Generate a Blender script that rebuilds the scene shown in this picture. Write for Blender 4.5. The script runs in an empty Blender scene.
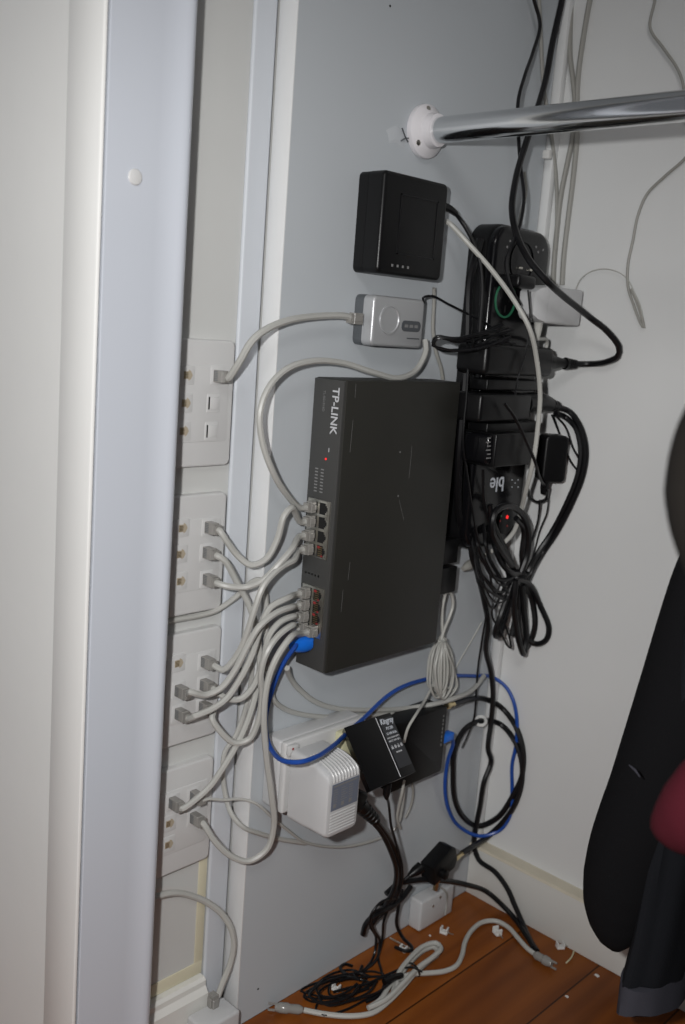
import bpy, bmesh, math, random
from mathutils import Vector as V, Matrix as M
random.seed(4)
C = bpy.context.scene.collection
PI = math.pi
# ------------------------------------------------------------------ camera (solved from the room's vanishing points)
YAW, PIT, ROL, FPX = 0.75571992, 0.18821157, -0.07511733, 986.109
CAM = V((0.69584, 0.0, 0.75))
FW = V((-math.sin(YAW)*math.cos(PIT), math.cos(YAW)*math.cos(PIT), -math.sin(PIT)))
RT0 = V((math.cos(YAW), math.sin(YAW), 0)); DN0 = FW.cross(RT0)
RT = RT0*math.cos(ROL) + DN0*math.sin(ROL)
DN = -RT0*math.sin(ROL) + DN0*math.cos(ROL)
BACK = 1.055
def ray(px, py): return RT*(px-342.5) + DN*(py-512.0) + FW*FPX
def on(px, py, ax, v):
    d = ray(px, py); return CAM + d*((v-CAM[ax])/d[ax])
def PX(px, py, x): return on(px, py, 0, x)
def PY(px, py, y): return on(px, py, 1, y)
def PZ(px, py, z): return on(px, py, 2, z)
def A(px, py, x, m=0.006):            # stand-off x from the side panel, never past the back wall or the floor
    p = PX(px, py, x)
    if p.y > BACK-m: p = PY(px, py, BACK-m)
    if p.z < .085 and p.y > BACK-.019-m: p = PY(px, py, BACK-.019-m)
    if p.z < m: p = PZ(px, py, m)
    return p
cd = bpy.data.cameras.new('camera'); cam = bpy.data.objects.new('camera', cd); C.objects.link(cam)
cd.sensor_fit = 'VERTICAL'; cd.sensor_height = 24; cd.sensor_width = 16; cd.lens = FPX/1024*24
cd.clip_start = 0.01
cam.matrix_world = M(((RT.x,-DN.x,-FW.x,CAM.x),(RT.y,-DN.y,-FW.y,CAM.y),(RT.z,-DN.z,-FW.z,CAM.z),(0,0,0,1)))
cd.dof.use_dof = True; cd.dof.focus_distance = 0.97; cd.dof.aperture_fstop = 4.0
bpy.context.scene.camera = cam
# ------------------------------------------------------------------ materials
def mat(name, col, rough=.5, metal=0, spec=.5, trans=0, emit=None, es=0, bump=0, bscale=200, var=0, vscale=6, coat=0, alpha=1):
    m = bpy.data.materials.new(name); m.use_nodes = True
    n = m.node_tree.nodes; l = m.node_tree.links; b = n['Principled BSDF']
    b.inputs['Base Color'].default_value = (*col, 1); b.inputs['Roughness'].default_value = rough
    b.inputs['Metallic'].default_value = metal; b.inputs['Specular IOR Level'].default_value = spec
    b.inputs['Transmission Weight'].default_value = trans; b.inputs['Coat Weight'].default_value = coat
    b.inputs['Alpha'].default_value = alpha
    if emit: b.inputs['Emission Color'].default_value = (*emit, 1); b.inputs['Emission Strength'].default_value = es
    if bump or var:
        tc = n.new('ShaderNodeTexCoord')
    if bump:
        t = n.new('ShaderNodeTexNoise'); t.inputs['Scale'].default_value = bscale; t.inputs['Detail'].default_value = 3
        bp = n.new('ShaderNodeBump'); bp.inputs['Strength'].default_value = bump; bp.inputs['Distance'].default_value = .001
        l.new(tc.outputs['Object'], t.inputs['Vector']); l.new(t.outputs['Fac'], bp.inputs['Height']); l.new(bp.outputs['Normal'], b.inputs['Normal'])
    if var:
        t2 = n.new('ShaderNodeTexNoise'); t2.inputs['Scale'].default_value = vscale; t2.inputs['Detail'].default_value = 4
        mx = n.new('ShaderNodeMix'); mx.data_type = 'RGBA'
        mx.inputs[6].default_value = (*[c*(1-var) for c in col], 1); mx.inputs[7].default_value = (*[min(1, c*(1+var)) for c in col], 1)
        l.new(tc.outputs['Object'], t2.inputs['Vector']); l.new(t2.outputs['Fac'], mx.inputs[0]); l.new(mx.outputs[2], b.inputs['Base Color'])
    return m
K = {}
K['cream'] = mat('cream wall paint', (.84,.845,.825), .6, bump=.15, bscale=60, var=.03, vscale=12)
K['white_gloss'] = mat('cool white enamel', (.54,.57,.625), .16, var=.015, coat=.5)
K['strip'] = mat('shaded cream wall paint', (.56,.565,.55), .6, bump=.15, bscale=60, var=.03, vscale=12)  # same cream paint, the strip's dimmer light put into its colour
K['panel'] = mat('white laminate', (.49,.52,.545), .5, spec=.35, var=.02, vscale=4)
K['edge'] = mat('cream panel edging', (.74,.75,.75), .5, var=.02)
K['batten'] = mat('cool white trim paint', (.58,.61,.65), .5, var=.02)
K['stain'] = mat('yellowed sealant', (.66,.62,.46), .6, var=.08, vscale=30)
K['back'] = mat('back wall paint', (.72,.73,.725), .6, bump=.12, bscale=50, var=.03, vscale=10)
K['skirt'] = mat('skirting paint', (.70,.695,.66), .45, var=.02)
K['skirt_top'] = mat('yellowed skirting top', (.60,.55,.44), .5, var=.08, vscale=40)
K['plate'] = mat('white socket plate plastic', (.60,.60,.595), .35)
K['jack'] = mat('jack recess', (.42,.36,.27), .5)
K['hole'] = mat('black recess', (.008,.008,.008), .6)
K['gold'] = mat('gold contacts', (.42,.32,.18), .35, metal=1)
K['cord'] = mat('grey patch cord sheath', (.44,.44,.415), .42, var=.03, vscale=60)
K['cord_w'] = mat('pale grey cord sheath', (.46,.46,.43), .45, var=.02)
K['cord_wall'] = mat('dull grey cord sheath', (.32,.315,.29), .5)
K['plug'] = mat('clear rj plug', (.32,.31,.29), .2, trans=.2)
K['blue'] = mat('blue cord sheath', (.012,.068,.34), .35)
K['bluep'] = mat('blue plug boot', (.01,.16,.72), .35)
K['black'] = mat('black plastic', (.0055,.0055,.006), .34, spec=.28, bump=.05, bscale=900)
K['black_gloss'] = mat('glossy black plastic', (.005,.005,.006), .16, spec=.35)
K['black_cord'] = mat('black cord sheath', (.006,.006,.007), .33, spec=.4)
K['switch'] = mat('brown grey painted steel', (.022,.0215,.018), .55, var=.06, vscale=30, bump=.05, bscale=600)
K['switch_face'] = mat('grey switch fascia', (.052,.052,.050), .5)
K['print'] = mat('light grey printing', (.55,.56,.58), .5)
K['print_w'] = mat('white printing', (.70,.74,.80), .5)
K['print_dim'] = mat('faint grey printing', (.22,.22,.22), .5)
K['silver'] = mat('silver plastic', (.46,.47,.48), .35, metal=.35)
K['silver_d'] = mat('dark silver plastic', (.12,.13,.14), .35, metal=.4)
K['chrome'] = mat('chromed tube', (.78,.79,.80), .12, metal=1)
K['metal'] = mat('nickel', (.6,.58,.52), .3, metal=1)
K['brass'] = mat('brass connector', (.7,.58,.34), .3, metal=1)
K['white_pl'] = mat('white moulded plastic', (.55,.555,.56), .35)
K['flange'] = mat('white flange plastic', (.74,.72,.74), .4)
K['label'] = mat('blue grey rating label', (.16,.18,.23), .5)
K['label_k'] = mat('black rating label', (.02,.022,.028), .4)
K['red_led'] = mat('red led', (.6,.02,.02), .4, emit=(1,.02,.02), es=.9)
K['red'] = mat('red mark', (.30,.03,.03), .4)
K['green'] = mat('green socket ring', (.03,.17,.09), .4)
K['green_pc'] = mat('green contact', (.10,.28,.14), .4)
K['yellowp'] = mat('yellowed plastic', (.62,.60,.40), .5)
K['blackcloth'] = mat('black cloth', (.007,.007,.008), .95, spec=.1, bump=.4, bscale=700)
K['slate'] = mat('charcoal cloth', (.012,.013,.016), .95, spec=.1, bump=.4, bscale=700)
K['greycloth'] = mat('grey hem cloth', (.05,.05,.062), .9, spec=.1, bump=.3, bscale=700)
K['redcloth'] = mat('wine red cloth', (.062,.008,.014), .9, spec=.1, bump=.3, bscale=600)
K['browncloth'] = mat('dark brown cloth', (.012,.0105,.009), .95, spec=.1, bump=.3, bscale=600)
K['tie'] = mat('clear white tie', (.7,.7,.68), .3)
K['plaster'] = mat('filler smear', (.53,.555,.58), .6)
def stripes(name, c1, c2, scale, axis='Z', rough=.4):
    m = bpy.data.materials.new(name); m.use_nodes = True
    n = m.node_tree.nodes; l = m.node_tree.links; b = n['Principled BSDF']; b.inputs['Roughness'].default_value = rough
    return m
def wood():
    m = bpy.data.materials.new('orange pine floorboards'); m.use_nodes = True
    n = m.node_tree.nodes; l = m.node_tree.links; b = n['Principled BSDF']
    b.inputs['Roughness'].default_value = .32; b.inputs['Specular IOR Level'].default_value = .2
    tc = n.new('ShaderNodeTexCoord')
    sep = n.new('ShaderNodeSeparateXYZ'); l.new(tc.outputs['Object'], sep.inputs[0])
    def math_(op, a, bb=None):
        k = n.new('ShaderNodeMath'); k.operation = op
        for i, x in enumerate((a, bb)):
            if x is None: continue
            if isinstance(x, (int, float)): k.inputs[i].default_value = x
            else: l.new(x, k.inputs[i])
        return k.outputs[0]
    BW = .1035
    u = math_('DIVIDE', math_('ADD', sep.outputs['X'], BW*2-.0845), BW)
    fl = math_('FLOOR', u); fr = math_('SUBTRACT', u, fl)
    wn = n.new('ShaderNodeTexWhiteNoise'); wn.noise_dimensions = '1D'; l.new(fl, wn.inputs['W'])
    off = n.new('ShaderNodeCombineXYZ'); l.new(math_('MULTIPLY', wn.outputs['Value'], 9), off.inputs['Z'])
    l.new(math_('MULTIPLY', wn.outputs['Value'], 5), off.inputs['Y'])
    mp = n.new('ShaderNodeVectorMath'); mp.operation = 'MULTIPLY'; mp.inputs[1].default_value = (11, 1.6, 1)
    l.new(tc.outputs['Object'], mp.inputs[0])
    ad = n.new('ShaderNodeVectorMath'); ad.operation = 'ADD'; l.new(mp.outputs[0], ad.inputs[0]); l.new(off.outputs[0], ad.inputs[1])
    nz = n.new('ShaderNodeTexNoise'); nz.inputs['Scale'].default_value = 1.6; nz.inputs['Detail'].default_value = 5; nz.inputs['Distortion'].default_value = 1.2
    l.new(ad.outputs[0], nz.inputs['Vector'])
    wv = n.new('ShaderNodeTexWave'); wv.bands_direction = 'X'; wv.inputs['Scale'].default_value = 1.1; wv.inputs['Distortion'].default_value = 5; wv.inputs['Detail'].default_value = 2
    l.new(ad.outputs[0], wv.inputs['Vector'])
    f = math_('ADD', math_('MULTIPLY', nz.outputs['Fac'], .88), math_('MULTIPLY', wv.outputs['Fac'], .12))
    cr = n.new('ShaderNodeValToRGB'); l.new(f, cr.inputs[0])
    e = cr.color_ramp.elements; e[0].position = .2; e[0].color = (.12,.032,.006,1); e[1].position = .85; e[1].color = (.28,.090,.015,1)
    k = cr.color_ramp.elements.new(.5); k.color = (.20,.058,.010,1)
    # knot
    vs = n.new('ShaderNodeVectorMath'); vs.operation = 'SUBTRACT'; vs.inputs[1].default_value = (.121,.850,0); l.new(tc.outputs['Object'], vs.inputs[0])
    vm = n.new('ShaderNodeVectorMath'); vm.operation = 'MULTIPLY'; vm.inputs[1].default_value = (1.3,.75,0); l.new(vs.outputs[0], vm.inputs[0])
    ln = n.new('ShaderNodeVectorMath'); ln.operation = 'LENGTH'; l.new(vm.outputs[0], ln.inputs[0])
    kn = n.new('ShaderNodeMapRange'); kn.interpolation_type = 'SMOOTHSTEP'; kn.inputs['From Min'].default_value = .004; kn.inputs['From Max'].default_value = .013
    kn.inputs['To Min'].default_value = .22; kn.inputs['To Max'].default_value = 1; l.new(ln.outputs['Value'], kn.inputs['Value'])
    seam = math_('MULTIPLY', math_('GREATER_THAN', fr, .012), math_('LESS_THAN', fr, .992))
    seam = math_('ADD', math_('MULTIPLY', seam, .8), .2)
    tint = math_('ADD', math_('MULTIPLY', wn.outputs['Value'], .45), .75)
    g = math_('MULTIPLY', math_('MULTIPLY', seam, kn.outputs[0]), tint)
    sc = n.new('ShaderNodeVectorMath'); sc.operation = 'SCALE'; l.new(cr.outputs[0], sc.inputs[0]); l.new(g, sc.inputs['Scale'])
    l.new(sc.outputs[0], b.inputs['Base Color'])
    return m
K['wood'] = wood()
# ------------------------------------------------------------------ mesh helpers
WL = {}
def obj(name, bm, m, parent=None, smooth=35):
    me = bpy.data.meshes.new(name)
    if parent is None:
        xs = [v.co for v in bm.verts]
        loc = V(((min(p.x for p in xs)+max(p.x for p in xs))/2, (min(p.y for p in xs)+max(p.y for p in xs))/2, min(p.z for p in xs)))
    else: loc = WL[parent.name]
    bmesh.ops.translate(bm, verts=bm.verts, vec=-loc)
    bmesh.ops.recalc_face_normals(bm, faces=bm.faces)
    for f in bm.faces: f.smooth = True
    bm.to_mesh(me); bm.free()
    me.materials.append(K[m] if isinstance(m, str) else m)
    try: me.set_sharp_from_angle(angle=math.radians(smooth))
    except Exception: pass
    o = bpy.data.objects.new(name, me); C.objects.link(o)
    if parent is None: o.location = loc
    else: o.parent = parent
    WL[o.name] = loc
    return o
def tag(o, label, cat=None, group=None, kind=None):
    if label: o['label'] = label
    if cat: o['category'] = cat
    if group: o['group'] = group
    if kind: o['kind'] = kind
    return o
def thing(name, label, cat, loc, group=None):
    o = bpy.data.objects.new(name, None); C.objects.link(o); o.location = loc; o.empty_display_size = .02
    WL[o.name] = V(loc); return tag(o, label, cat, group)
def B(): return bmesh.new()
def frame(o, x, y, z):
    return M(((x[0],y[0],z[0],o[0]),(x[1],y[1],z[1],o[1]),(x[2],y[2],z[2],o[2]),(0,0,0,1)))
def merge(bm, b2, mtx=None):
    me = bpy.data.meshes.new('tmp')
    if mtx is not None: bmesh.ops.transform(b2, matrix=mtx, verts=b2.verts)
    b2.to_mesh(me); b2.free(); bm.from_mesh(me); bpy.data.meshes.remove(me)
def box(bm, lo, hi, bev=0, seg=2, mtx=None):
    b = bmesh.new(); bmesh.ops.create_cube(b, size=1)
    lo = V(lo); hi = V(hi); s = hi-lo; c = (hi+lo)/2
    for v in b.verts: v.co = V((v.co.x*s.x+c.x, v.co.y*s.y+c.y, v.co.z*s.z+c.z))
    if bev: bmesh.ops.bevel(b, geom=list(b.edges), offset=bev, segments=seg, profile=.5, affect='EDGES')
    merge(bm, b, mtx)
def prism(bm, pts, z0, z1, mtx=None, bev=0, seg=2):          # polygon in local xy extruded along local z
    b = bmesh.new()
    f = b.faces.new([b.verts.new((p[0], p[1], z0)) for p in pts])
    r = bmesh.ops.extrude_face_region(b, geom=[f])
    bmesh.ops.translate(b, verts=[e for e in r['geom'] if isinstance(e, bmesh.types.BMVert)], vec=(0,0,z1-z0))
    if bev:
        ed = [e for e in b.edges if abs(e.verts[0].co.z-z1) < 1e-7 and abs(e.verts[1].co.z-z1) < 1e-7]
        bmesh.ops.bevel(b, geom=ed, offset=bev, segments=seg, profile=.5, affect='EDGES')
    merge(bm, b, mtx)
def rrect(w, h, r, n=5, cx=0, cy=0):
    out = []
    for sx, sy, a0 in ((1,1,0),(-1,1,PI/2),(-1,-1,PI),(1,-1,1.5*PI)):
        for i in range(n+1):
            a = a0+i/n*PI/2
            out.append((cx+sx*(w/2-r)+r*math.cos(a), cy+sy*(h/2-r)+r*math.sin(a)))
    return out
def lathe(bm, prof, mtx=None, n=24):                         # (r, z) pairs around local z
    b = bmesh.new(); rings = []
    for r, z in prof:
        rings.append([b.verts.new((max(r,1e-5)*math.cos(2*PI*i/n), max(r,1e-5)*math.sin(2*PI*i/n), z)) for i in range(n)])
    for a, c in zip(rings, rings[1:]):
        for i in range(n): b.faces.new((a[i], a[(i+1)%n], c[(i+1)%n], c[i]))
    b.faces.new(rings[0][::-1]); b.faces.new(rings[-1])
    merge(bm, b, mtx)
def zaxis(o, d, up=(0,0,1)):                                 # frame whose local z runs along d
    d = V(d).normalized(); u = V(up)
    if abs(d.dot(u)) > .98: u = V((0,1,0))
    x = u.cross(d).normalized(); y = d.cross(x)
    return frame(o, x, y, d)
def smooth_path(P, step=.004, par=None):
    P = [V(p) for p in P]
    if len(P) < 3:
        if par is not None: par.extend(range(len(P)))
        return P
    out = []
    E = [P[0]*2-P[1]] + P + [P[-1]*2-P[-2]]
    for i in range(1, len(E)-2):
        p0, p1, p2, p3 = E[i-1:i+3]
        t0 = 0; t1 = t0+max(1e-6,(p1-p0).length)**.5; t2 = t1+max(1e-6,(p2-p1).length)**.5; t3 = t2+max(1e-6,(p3-p2).length)**.5
        n = max(2, min(14, int((p2-p1).length/step)))
        for k in range(n):
            t = t1+(t2-t1)*k/n
            if par is not None: par.append(i-1+k/n)
            a1 = p0*((t1-t)/(t1-t0))+p1*((t-t0)/(t1-t0)); a2 = p1*((t2-t)/(t2-t1))+p2*((t-t1)/(t2-t1)); a3 = p2*((t3-t)/(t3-t2))+p3*((t-t2)/(t3-t2))
            b1 = a1*((t2-t)/(t2-t0))+a2*((t-t0)/(t2-t0)); b2 = a2*((t3-t)/(t3-t1))+a3*((t-t1)/(t3-t1))
            out.append(b1*((t2-t)/(t2-t1))+b2*((t-t1)/(t2-t1)))
    out.append(P[-1])
    if par is not None: par.append(len(P)-1)
    return out
def tube(bm, P, r, n=8, flat=1, smooth=True):
    par = []
    pts = smooth_path(P, par=par) if smooth else [V(p) for p in P]
    if not smooth: par = list(range(len(P)))
    N = len(pts); rr = r if isinstance(r, (list, tuple)) else [r]*len(P)
    t = (pts[1]-pts[0]).normalized()
    x = t.orthogonal().normalized(); rings = []
    for i, p in enumerate(pts):
        tn = (pts[min(i+1,N-1)]-pts[max(i-1,0)])
        tn = tn.normalized() if tn.length > 1e-9 else t
        x = (x-tn*x.dot(tn)); x = x.normalized() if x.length > 1e-6 else tn.orthogonal().normalized()
        y = tn.cross(x); f = par[i]/(len(P)-1)*(len(rr)-1); k = min(int(f), len(rr)-2) if len(rr) > 1 else 0
        ra = rr[0] if len(rr) == 1 else rr[k]*(1-(f-k))+rr[k+1]*(f-k)
        rings.append([bm.verts.new(p+x*(ra*math.cos(2*PI*j/n))+y*(ra*flat*math.sin(2*PI*j/n))) for j in range(n)])
    for a, c in zip(rings, rings[1:]):
        for j in range(n): bm.faces.new((a[j], a[(j+1)%n], c[(j+1)%n], c[j]))
    bm.faces.new(rings[0][::-1]); bm.faces.new(rings[-1])
def loft(bm, rings):                                         # rings: lists of points, all the same length, closed
    R = [[bm.verts.new(p) for p in r] for r in rings]; n = len(R[0])
    for a, c in zip(R, R[1:]):
        for j in range(n): bm.faces.new((a[j], a[(j+1)%n], c[(j+1)%n], c[j]))
    bm.faces.new(R[0][::-1]); bm.faces.new(R[-1])
def text(name, s, size, o, x, up, m, parent, ext=.0001, align='LEFT', shear=0, off=0):
    cu = bpy.data.curves.new('t', 'FONT'); cu.body = s; cu.size = size; cu.extrude = ext; cu.shear = shear; cu.offset = off
    cu.align_x = align; cu.align_y = 'CENTER'
    t = bpy.data.objects.new('t', cu); C.objects.link(t)
    bpy.context.view_layer.update()
    dg = bpy.context.evaluated_depsgraph_get()
    me = bpy.data.meshes.new_from_object(t.evaluated_get(dg))
    bm = bmesh.new(); bm.from_mesh(me); bpy.data.meshes.remove(me); bpy.data.objects.remove(t)
    x = V(x).normalized(); up = V(up).normalized(); z = x.cross(up)
    bmesh.ops.transform(bm, matrix=frame(V(o), x, up, z), verts=bm.verts)
    return obj(name, bm, m, parent)
X1, Y1, Z1 = V((1,0,0)), V((0,1,0)), V((0,0,1))
# ================================================================== THE SETTING
def struct(name, bm, m): return tag(obj(name, bm, m), None, None, None, 'structure')
b = B(); box(b, (-.30,-1.2,-.03), (2.2,BACK+.02,0)); struct('floor', b, 'wood')
b = B(); box(b, (-.05,BACK,-.03), (2.2,BACK+.08,2.4)); struct('wall_back', b, 'back')
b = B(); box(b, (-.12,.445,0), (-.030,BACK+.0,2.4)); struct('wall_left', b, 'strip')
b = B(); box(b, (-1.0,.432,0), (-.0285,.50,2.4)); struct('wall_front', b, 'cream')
b = B(); box(b, (-.12,-1.2,2.4), (2.2,BACK+.08,2.44)); struct('ceiling', b, 'cream')
# architrave on the front wall, and the jamb the camera looks past
b = B(); box(b, (-.0285,.4215,0), (.0206,.4250,2.4), .0008)
for v in b.verts: v.co.y += (v.co.z-.55)*.006
struct('trim_1', b, 'cream')
b = B(); box(b, (-.0345,.4282,0), (-.0287,.4318,2.4), .0015); struct('trim_2', b, 'stain')
def jamb():
    b = B(); pts = [(-.0295,.4275),(.0195,.4275),(.020,.4280),(.020,.474),(.0207,.481),(.0222,.488),(.0243,.493),(.0255,.496)]
    for i in range(9):
        a = i/8*PI/2; pts.append((.0195+.0062*math.cos(a), .498+.0062*math.sin(a)))
    pts += [(-.0295,.5042)]
    prism(b, pts, 0, 2.4)
    for v in b.verts: v.co.y += (v.co.z-.55)*.006
    return b
jm = struct('trim_3', jamb(), 'white_gloss')
c = PX(135,177,.0202); b = B(); lathe(b, [(.0062,-.0004),(.0062,.0006),(.0055,.0014),(.003,.0019),(.0001,.002)], zaxis(c, X1), 24)
obj('screw_cap', b, 'plate', jm)
# flat cover strip beside the panel, yellowed at its foot
b = B(); box(b, (-.0298,.605,0), (-.0245,.6315,2.4), .0024, 3); struct('trim_4', b, 'batten')
b = B(); box(b, (-.0299,.594,.075), (-.0287,.6046,.30), .0004); struct('trim_5', b, 'stain')
# side skirting below the sockets
b = B(); prism(b, [(-.030,0),(-.014,0),(-.014,.048),(-.019,.054),(-.019,.060),(-.022,.063),(-.030,.063)], -.603, -.52, frame(V((0,0,0)), X1, Z1, -Y1)); struct('baseboard_left', b, 'skirt')
b = B(); box(b, (-.0299,.52,.0635), (-.0285,.604,.078), .0004); struct('trim_6', b, 'stain')
# back skirting
sk0 = .0025; 
b = B(); box(b, (.0005,BACK-.016,0), (2.2,BACK-.0002,.070), .002); struct('baseboard_back', b, 'skirt')
b = B(); prism(b, [(BACK-.018,.0),(BACK,.0),(BACK,.005),(BACK-.008,.0045),(BACK-.016,.003)], .0005, 2.2, frame(V((0,0,.0702)), Y1, Z1, X1)); struct('trim_7', b, 'skirt_top')
b = B(); box(b, (-.0025,BACK-.012,.0), (.0115,BACK-.0002,2.4), .004); struct('trim_8', b, 'back')
# ================================================================== WARDROBE PANEL
pn = thing('wardrobe_panel', 'large white laminate wardrobe side panel that all the network equipment is mounted on', 'wardrobe panel', (-.01,.84,0))
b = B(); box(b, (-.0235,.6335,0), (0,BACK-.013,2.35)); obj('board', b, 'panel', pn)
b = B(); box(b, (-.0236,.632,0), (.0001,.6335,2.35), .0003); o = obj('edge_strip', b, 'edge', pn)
for (px, py, r) in ((390,6,.0012),(258,989,.0012)):
    b = B(); lathe(b, [(r,0),(r,.0003)], zaxis(PX(px,py,.0), X1), 10); obj('scuff_mark', b, 'hole', pn)
# ================================================================== SOCKET PLATES
PF = -.0215
def rj_hole(cx, cz, parent, style):
    o = V((PF,cx,cz)); f = frame(o, Y1, Z1, X1)
    b = B(); prism(b, rrect(.016,.0175,.0018), -.0002, .0011, f, .0006); obj('jack', b, 'plate', parent)
    if style == 'open':
        b = B(); prism(b, [(-.0045,-.0035),(.001,-.0035),(.001,-.005),(.0035,-.0035),(.0055,0),(.0035,.0035),(.001,.005),(.001,.0035),(-.0045,.0035)], .0006, .00135, f); obj('opening', b, 'jack', parent)
        b = B()
        for i in range(4): box(b, (-.0040,-.0026+i*.0014,.0013), (.0005,-.0019+i*.0014,.0016), mtx=f)
        obj('contacts', b, 'gold', parent)
    elif style == 'shutter':
        b = B(); box(b, (-.0062,-.0058,.0008), (-.0046,.0058,.0013), mtx=f); obj('slot', b, 'hole', parent)
        b = B(); box(b, (-.0044,-.0055,.0008), (.006,.0055,.0018), .0004, mtx=f); obj('shutter', b, 'plate', parent)
def plate(tr, br, label, rows, holes, grp=None):
    a = PX(*tr, PF); c_ = PX(*br, PF)
    yr = (a.y+c_.y)/2; z1 = a.z; z0 = c_.z; w = .073; h = z1-z0
    cy, cz = yr-w/2, (z0+z1)/2
    p = thing('socket_plate', label, 'wall socket', (-.03,cy,z0), grp)
    f = frame(V((-.030,cy,cz)), Y1, Z1, X1)
    b = B(); prism(b, rrect(w,h,.006), .0001, .0085, f, .0022, 3); obj('face_plate', b, 'plate', p)
    b = B(); prism(b, rrect(w-.014,h*.60,.002), .0084, .0092, f, .0006); obj('insert', b, 'plate', p)
    for (px, py, st) in holes:
        q = PX(px,py,PF); rj_hole(q.y, q.z, p, st)
    b = B()
    for (px, py) in rows:
        q = PX(px,py,PF); box(b, (PF+.0001,q.y-.0014,q.z-.0006), (PF+.0006,q.y-.0004,q.z+.0006)); box(b, (PF+.0001,q.y+.0004,q.z-.0006), (PF+.0006,q.y+.0014,q.z+.0006))
    if rows: obj('marking', b, 'print_dim', p)
    else: b.free()
    return p
plate((236,341),(230,465), 'topmost white socket plate beside the door jamb, with one grey cord and five empty jacks', [(224,404),(224,423)],
      [(187,375,'open'),(185,403,'open'),(183,431,'open'),(217,375,'x'),(213,403,'shutter'),(211,431,'shutter')])
plate((227,492),(222,608), 'second white socket plate from the top, three grey cords down its right column', [(215,568)],
      [(182,528,'open'),(180,554,'open'),(180,581,'open'),(208,527,'x'),(206,552,'x'),(206,579,'x')])
plate((222.5,625),(217,733), 'third white socket plate from the top, crowded with five plugged in grey cords', [],
      [(178,663,'open'),(178,690,'x'),(178,713,'x'),(204,661,'x'),(203,684,'x'),(202,706,'x')])
plate((213,756),(211,857), 'lowest white socket plate, with three grey cords and two empty jacks in its left column', [],
      [(172,802,'x'),(169,823,'open'),(168,844,'open'),(193,795,'x'),(193,817,'x')])
# ================================================================== PATCH CORDS
def rj(parent, o, d, up=Z1, m='plug', boot=None, L=.012):            # plug whose nose sits at o, body running along d away from the socket
    d = V(d).normalized(); u = V(up); x = u.cross(d).normalized(); y = d.cross(x); f = frame(o, x, y, d)
    b = B(); box(b, (-.0040,-.0056,-.001), (.0040,.0056,L), .0006, 1, f)
    prism(b, [(-.0036,-.0045),(.0036,-.0045),(.0036,.0045),(-.0036,.0045)], L, L+.004, f)
    box(b, (.0042,-.0028,.001), (.0054,.0028,L+.001), .0004, 1, f)
    o_ = obj('plug', b, m, parent)
    b = B()
    for i in range(6): box(b, (-.0042,-.004+i*.0016,.0005), (-.0037,-.0032+i*.0016,.006), mtx=f)
    obj('contacts', b, 'silver_d', o_)
    if boot:
        b = B(); loft(b, [[f@V((h*math.cos(a), w*math.sin(a), z)) for a in [2*PI*i/12 for i in range(12)]] for w, h, z in ((.0085,.0065,.002),(.0090,.0070,.010),(.0075,.0055,.018),(.0042,.0040,.026))])
        obj('boot', b, boot, parent)
    return o_
def cord(label, pts, r=.0032, m='cord', cat='cable', group=None, ends=(), name='patch_cable', flat=1):
    up = (not isinstance(pts[0], V)) and pts[0][1] <= -20; dn_ = (not isinstance(pts[-1], V)) and pts[-1][1] <= -20
    P = [p if isinstance(p, V) else A(*p) for p in pts]
    if up: P = [V((P[0].x,P[0].y,2.39)), V((P[0].x,P[0].y,1.7)), V((P[0].x,P[0].y,P[0].z+.12))]+P
    if dn_: P = P+[V((P[-1].x,P[-1].y,P[-1].z+.12)), V((P[-1].x,P[-1].y,1.7)), V((P[-1].x,P[-1].y,2.39))]
    t = thing(name, label, cat, P[0], group)
    b = B(); tube(b, P, r, 8, flat); obj('cord', b, m, t)
    for e in ends:
        rj(t, *e)
    return t
def wallp(px, py): q = PX(px,py,PF+.0012); return q
def wp(px, py):       # plug in a wall jack, and the point where its cord leaves
    q = wallp(px,py); return (q, X1), q+X1*.015
FY = .679
def port(i, g):       # switch port z centres (lower row near the panel), group 0 or 1
    top = (.5705,.4825)[g]; return V((.0165,FY,top-i*(.0143,.0122)[g]))
def portu(i, g): p = port(i,g).copy(); p.x = .0305; return p
def lead(q, d, k=.0165): return q+V(d)*k
NY = -Y1
def link(label, wall, g, i, mids, name='patch_cable', r=.0032, start_d=X1):
    (q, d), s = wp(*wall); pt = port(i, g)
    P = [s, s+X1*.0025] + [A(*p) for p in mids] + [lead(pt, NY, .017), lead(pt, NY, .009)]
    t = thing(name, label, 'cable', s)
    b = B(); tube(b, P, r, 8); obj('cord', b, 'cord', t)
    rj(t, q, d); rj(t, pt, NY, Z1, L=.007)
    return t
# silver box cords
(q, d), s = wp(217,376); e = PX(360,319,.018)
t = cord('thick grey network cord arching from the topmost socket plate to the silver box', [s, s+X1*.002, (240,361,.01),(252,341,.018),(267,329,.02),(290,320,.02),(320,316,.018),(345,316,.018), e+V((0,-.012,0))], .0034)
rj(t, q, d); rj(t, e, NY)
t = thing('patch_cable', 'grey network cord looping from the silver box round to the uppermost switch port', 'cable', PX(424,352,.02))
pt = port(0,0)
b = B(); tube(b, [PX(425,340,.018),PX(426,350,.022)] + [A(*p) for p in ((417,369,.025),(399,378,.03),(372,372,.032),(343,363,.03),(313,361,.03),(287,369,.03),(269,387,.03),(260,412,.03),(262,440,.03),(272,470,.03),(284,491,.025))] + [lead(pt,NY,.018), lead(pt,NY,.009)], .0031, 8); obj('cord', b, 'cord', t)
rj(t, pt, NY, L=.007)
link('grey cord dipping then arching from the second plate top jack to the switch', (208,527), 0, 1,
     [(224,537,.0),(238,556,.004),(251,565,.012),(265,560,.02),(277,540,.026),(284,516,.03),(291,508,.03)])
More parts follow.
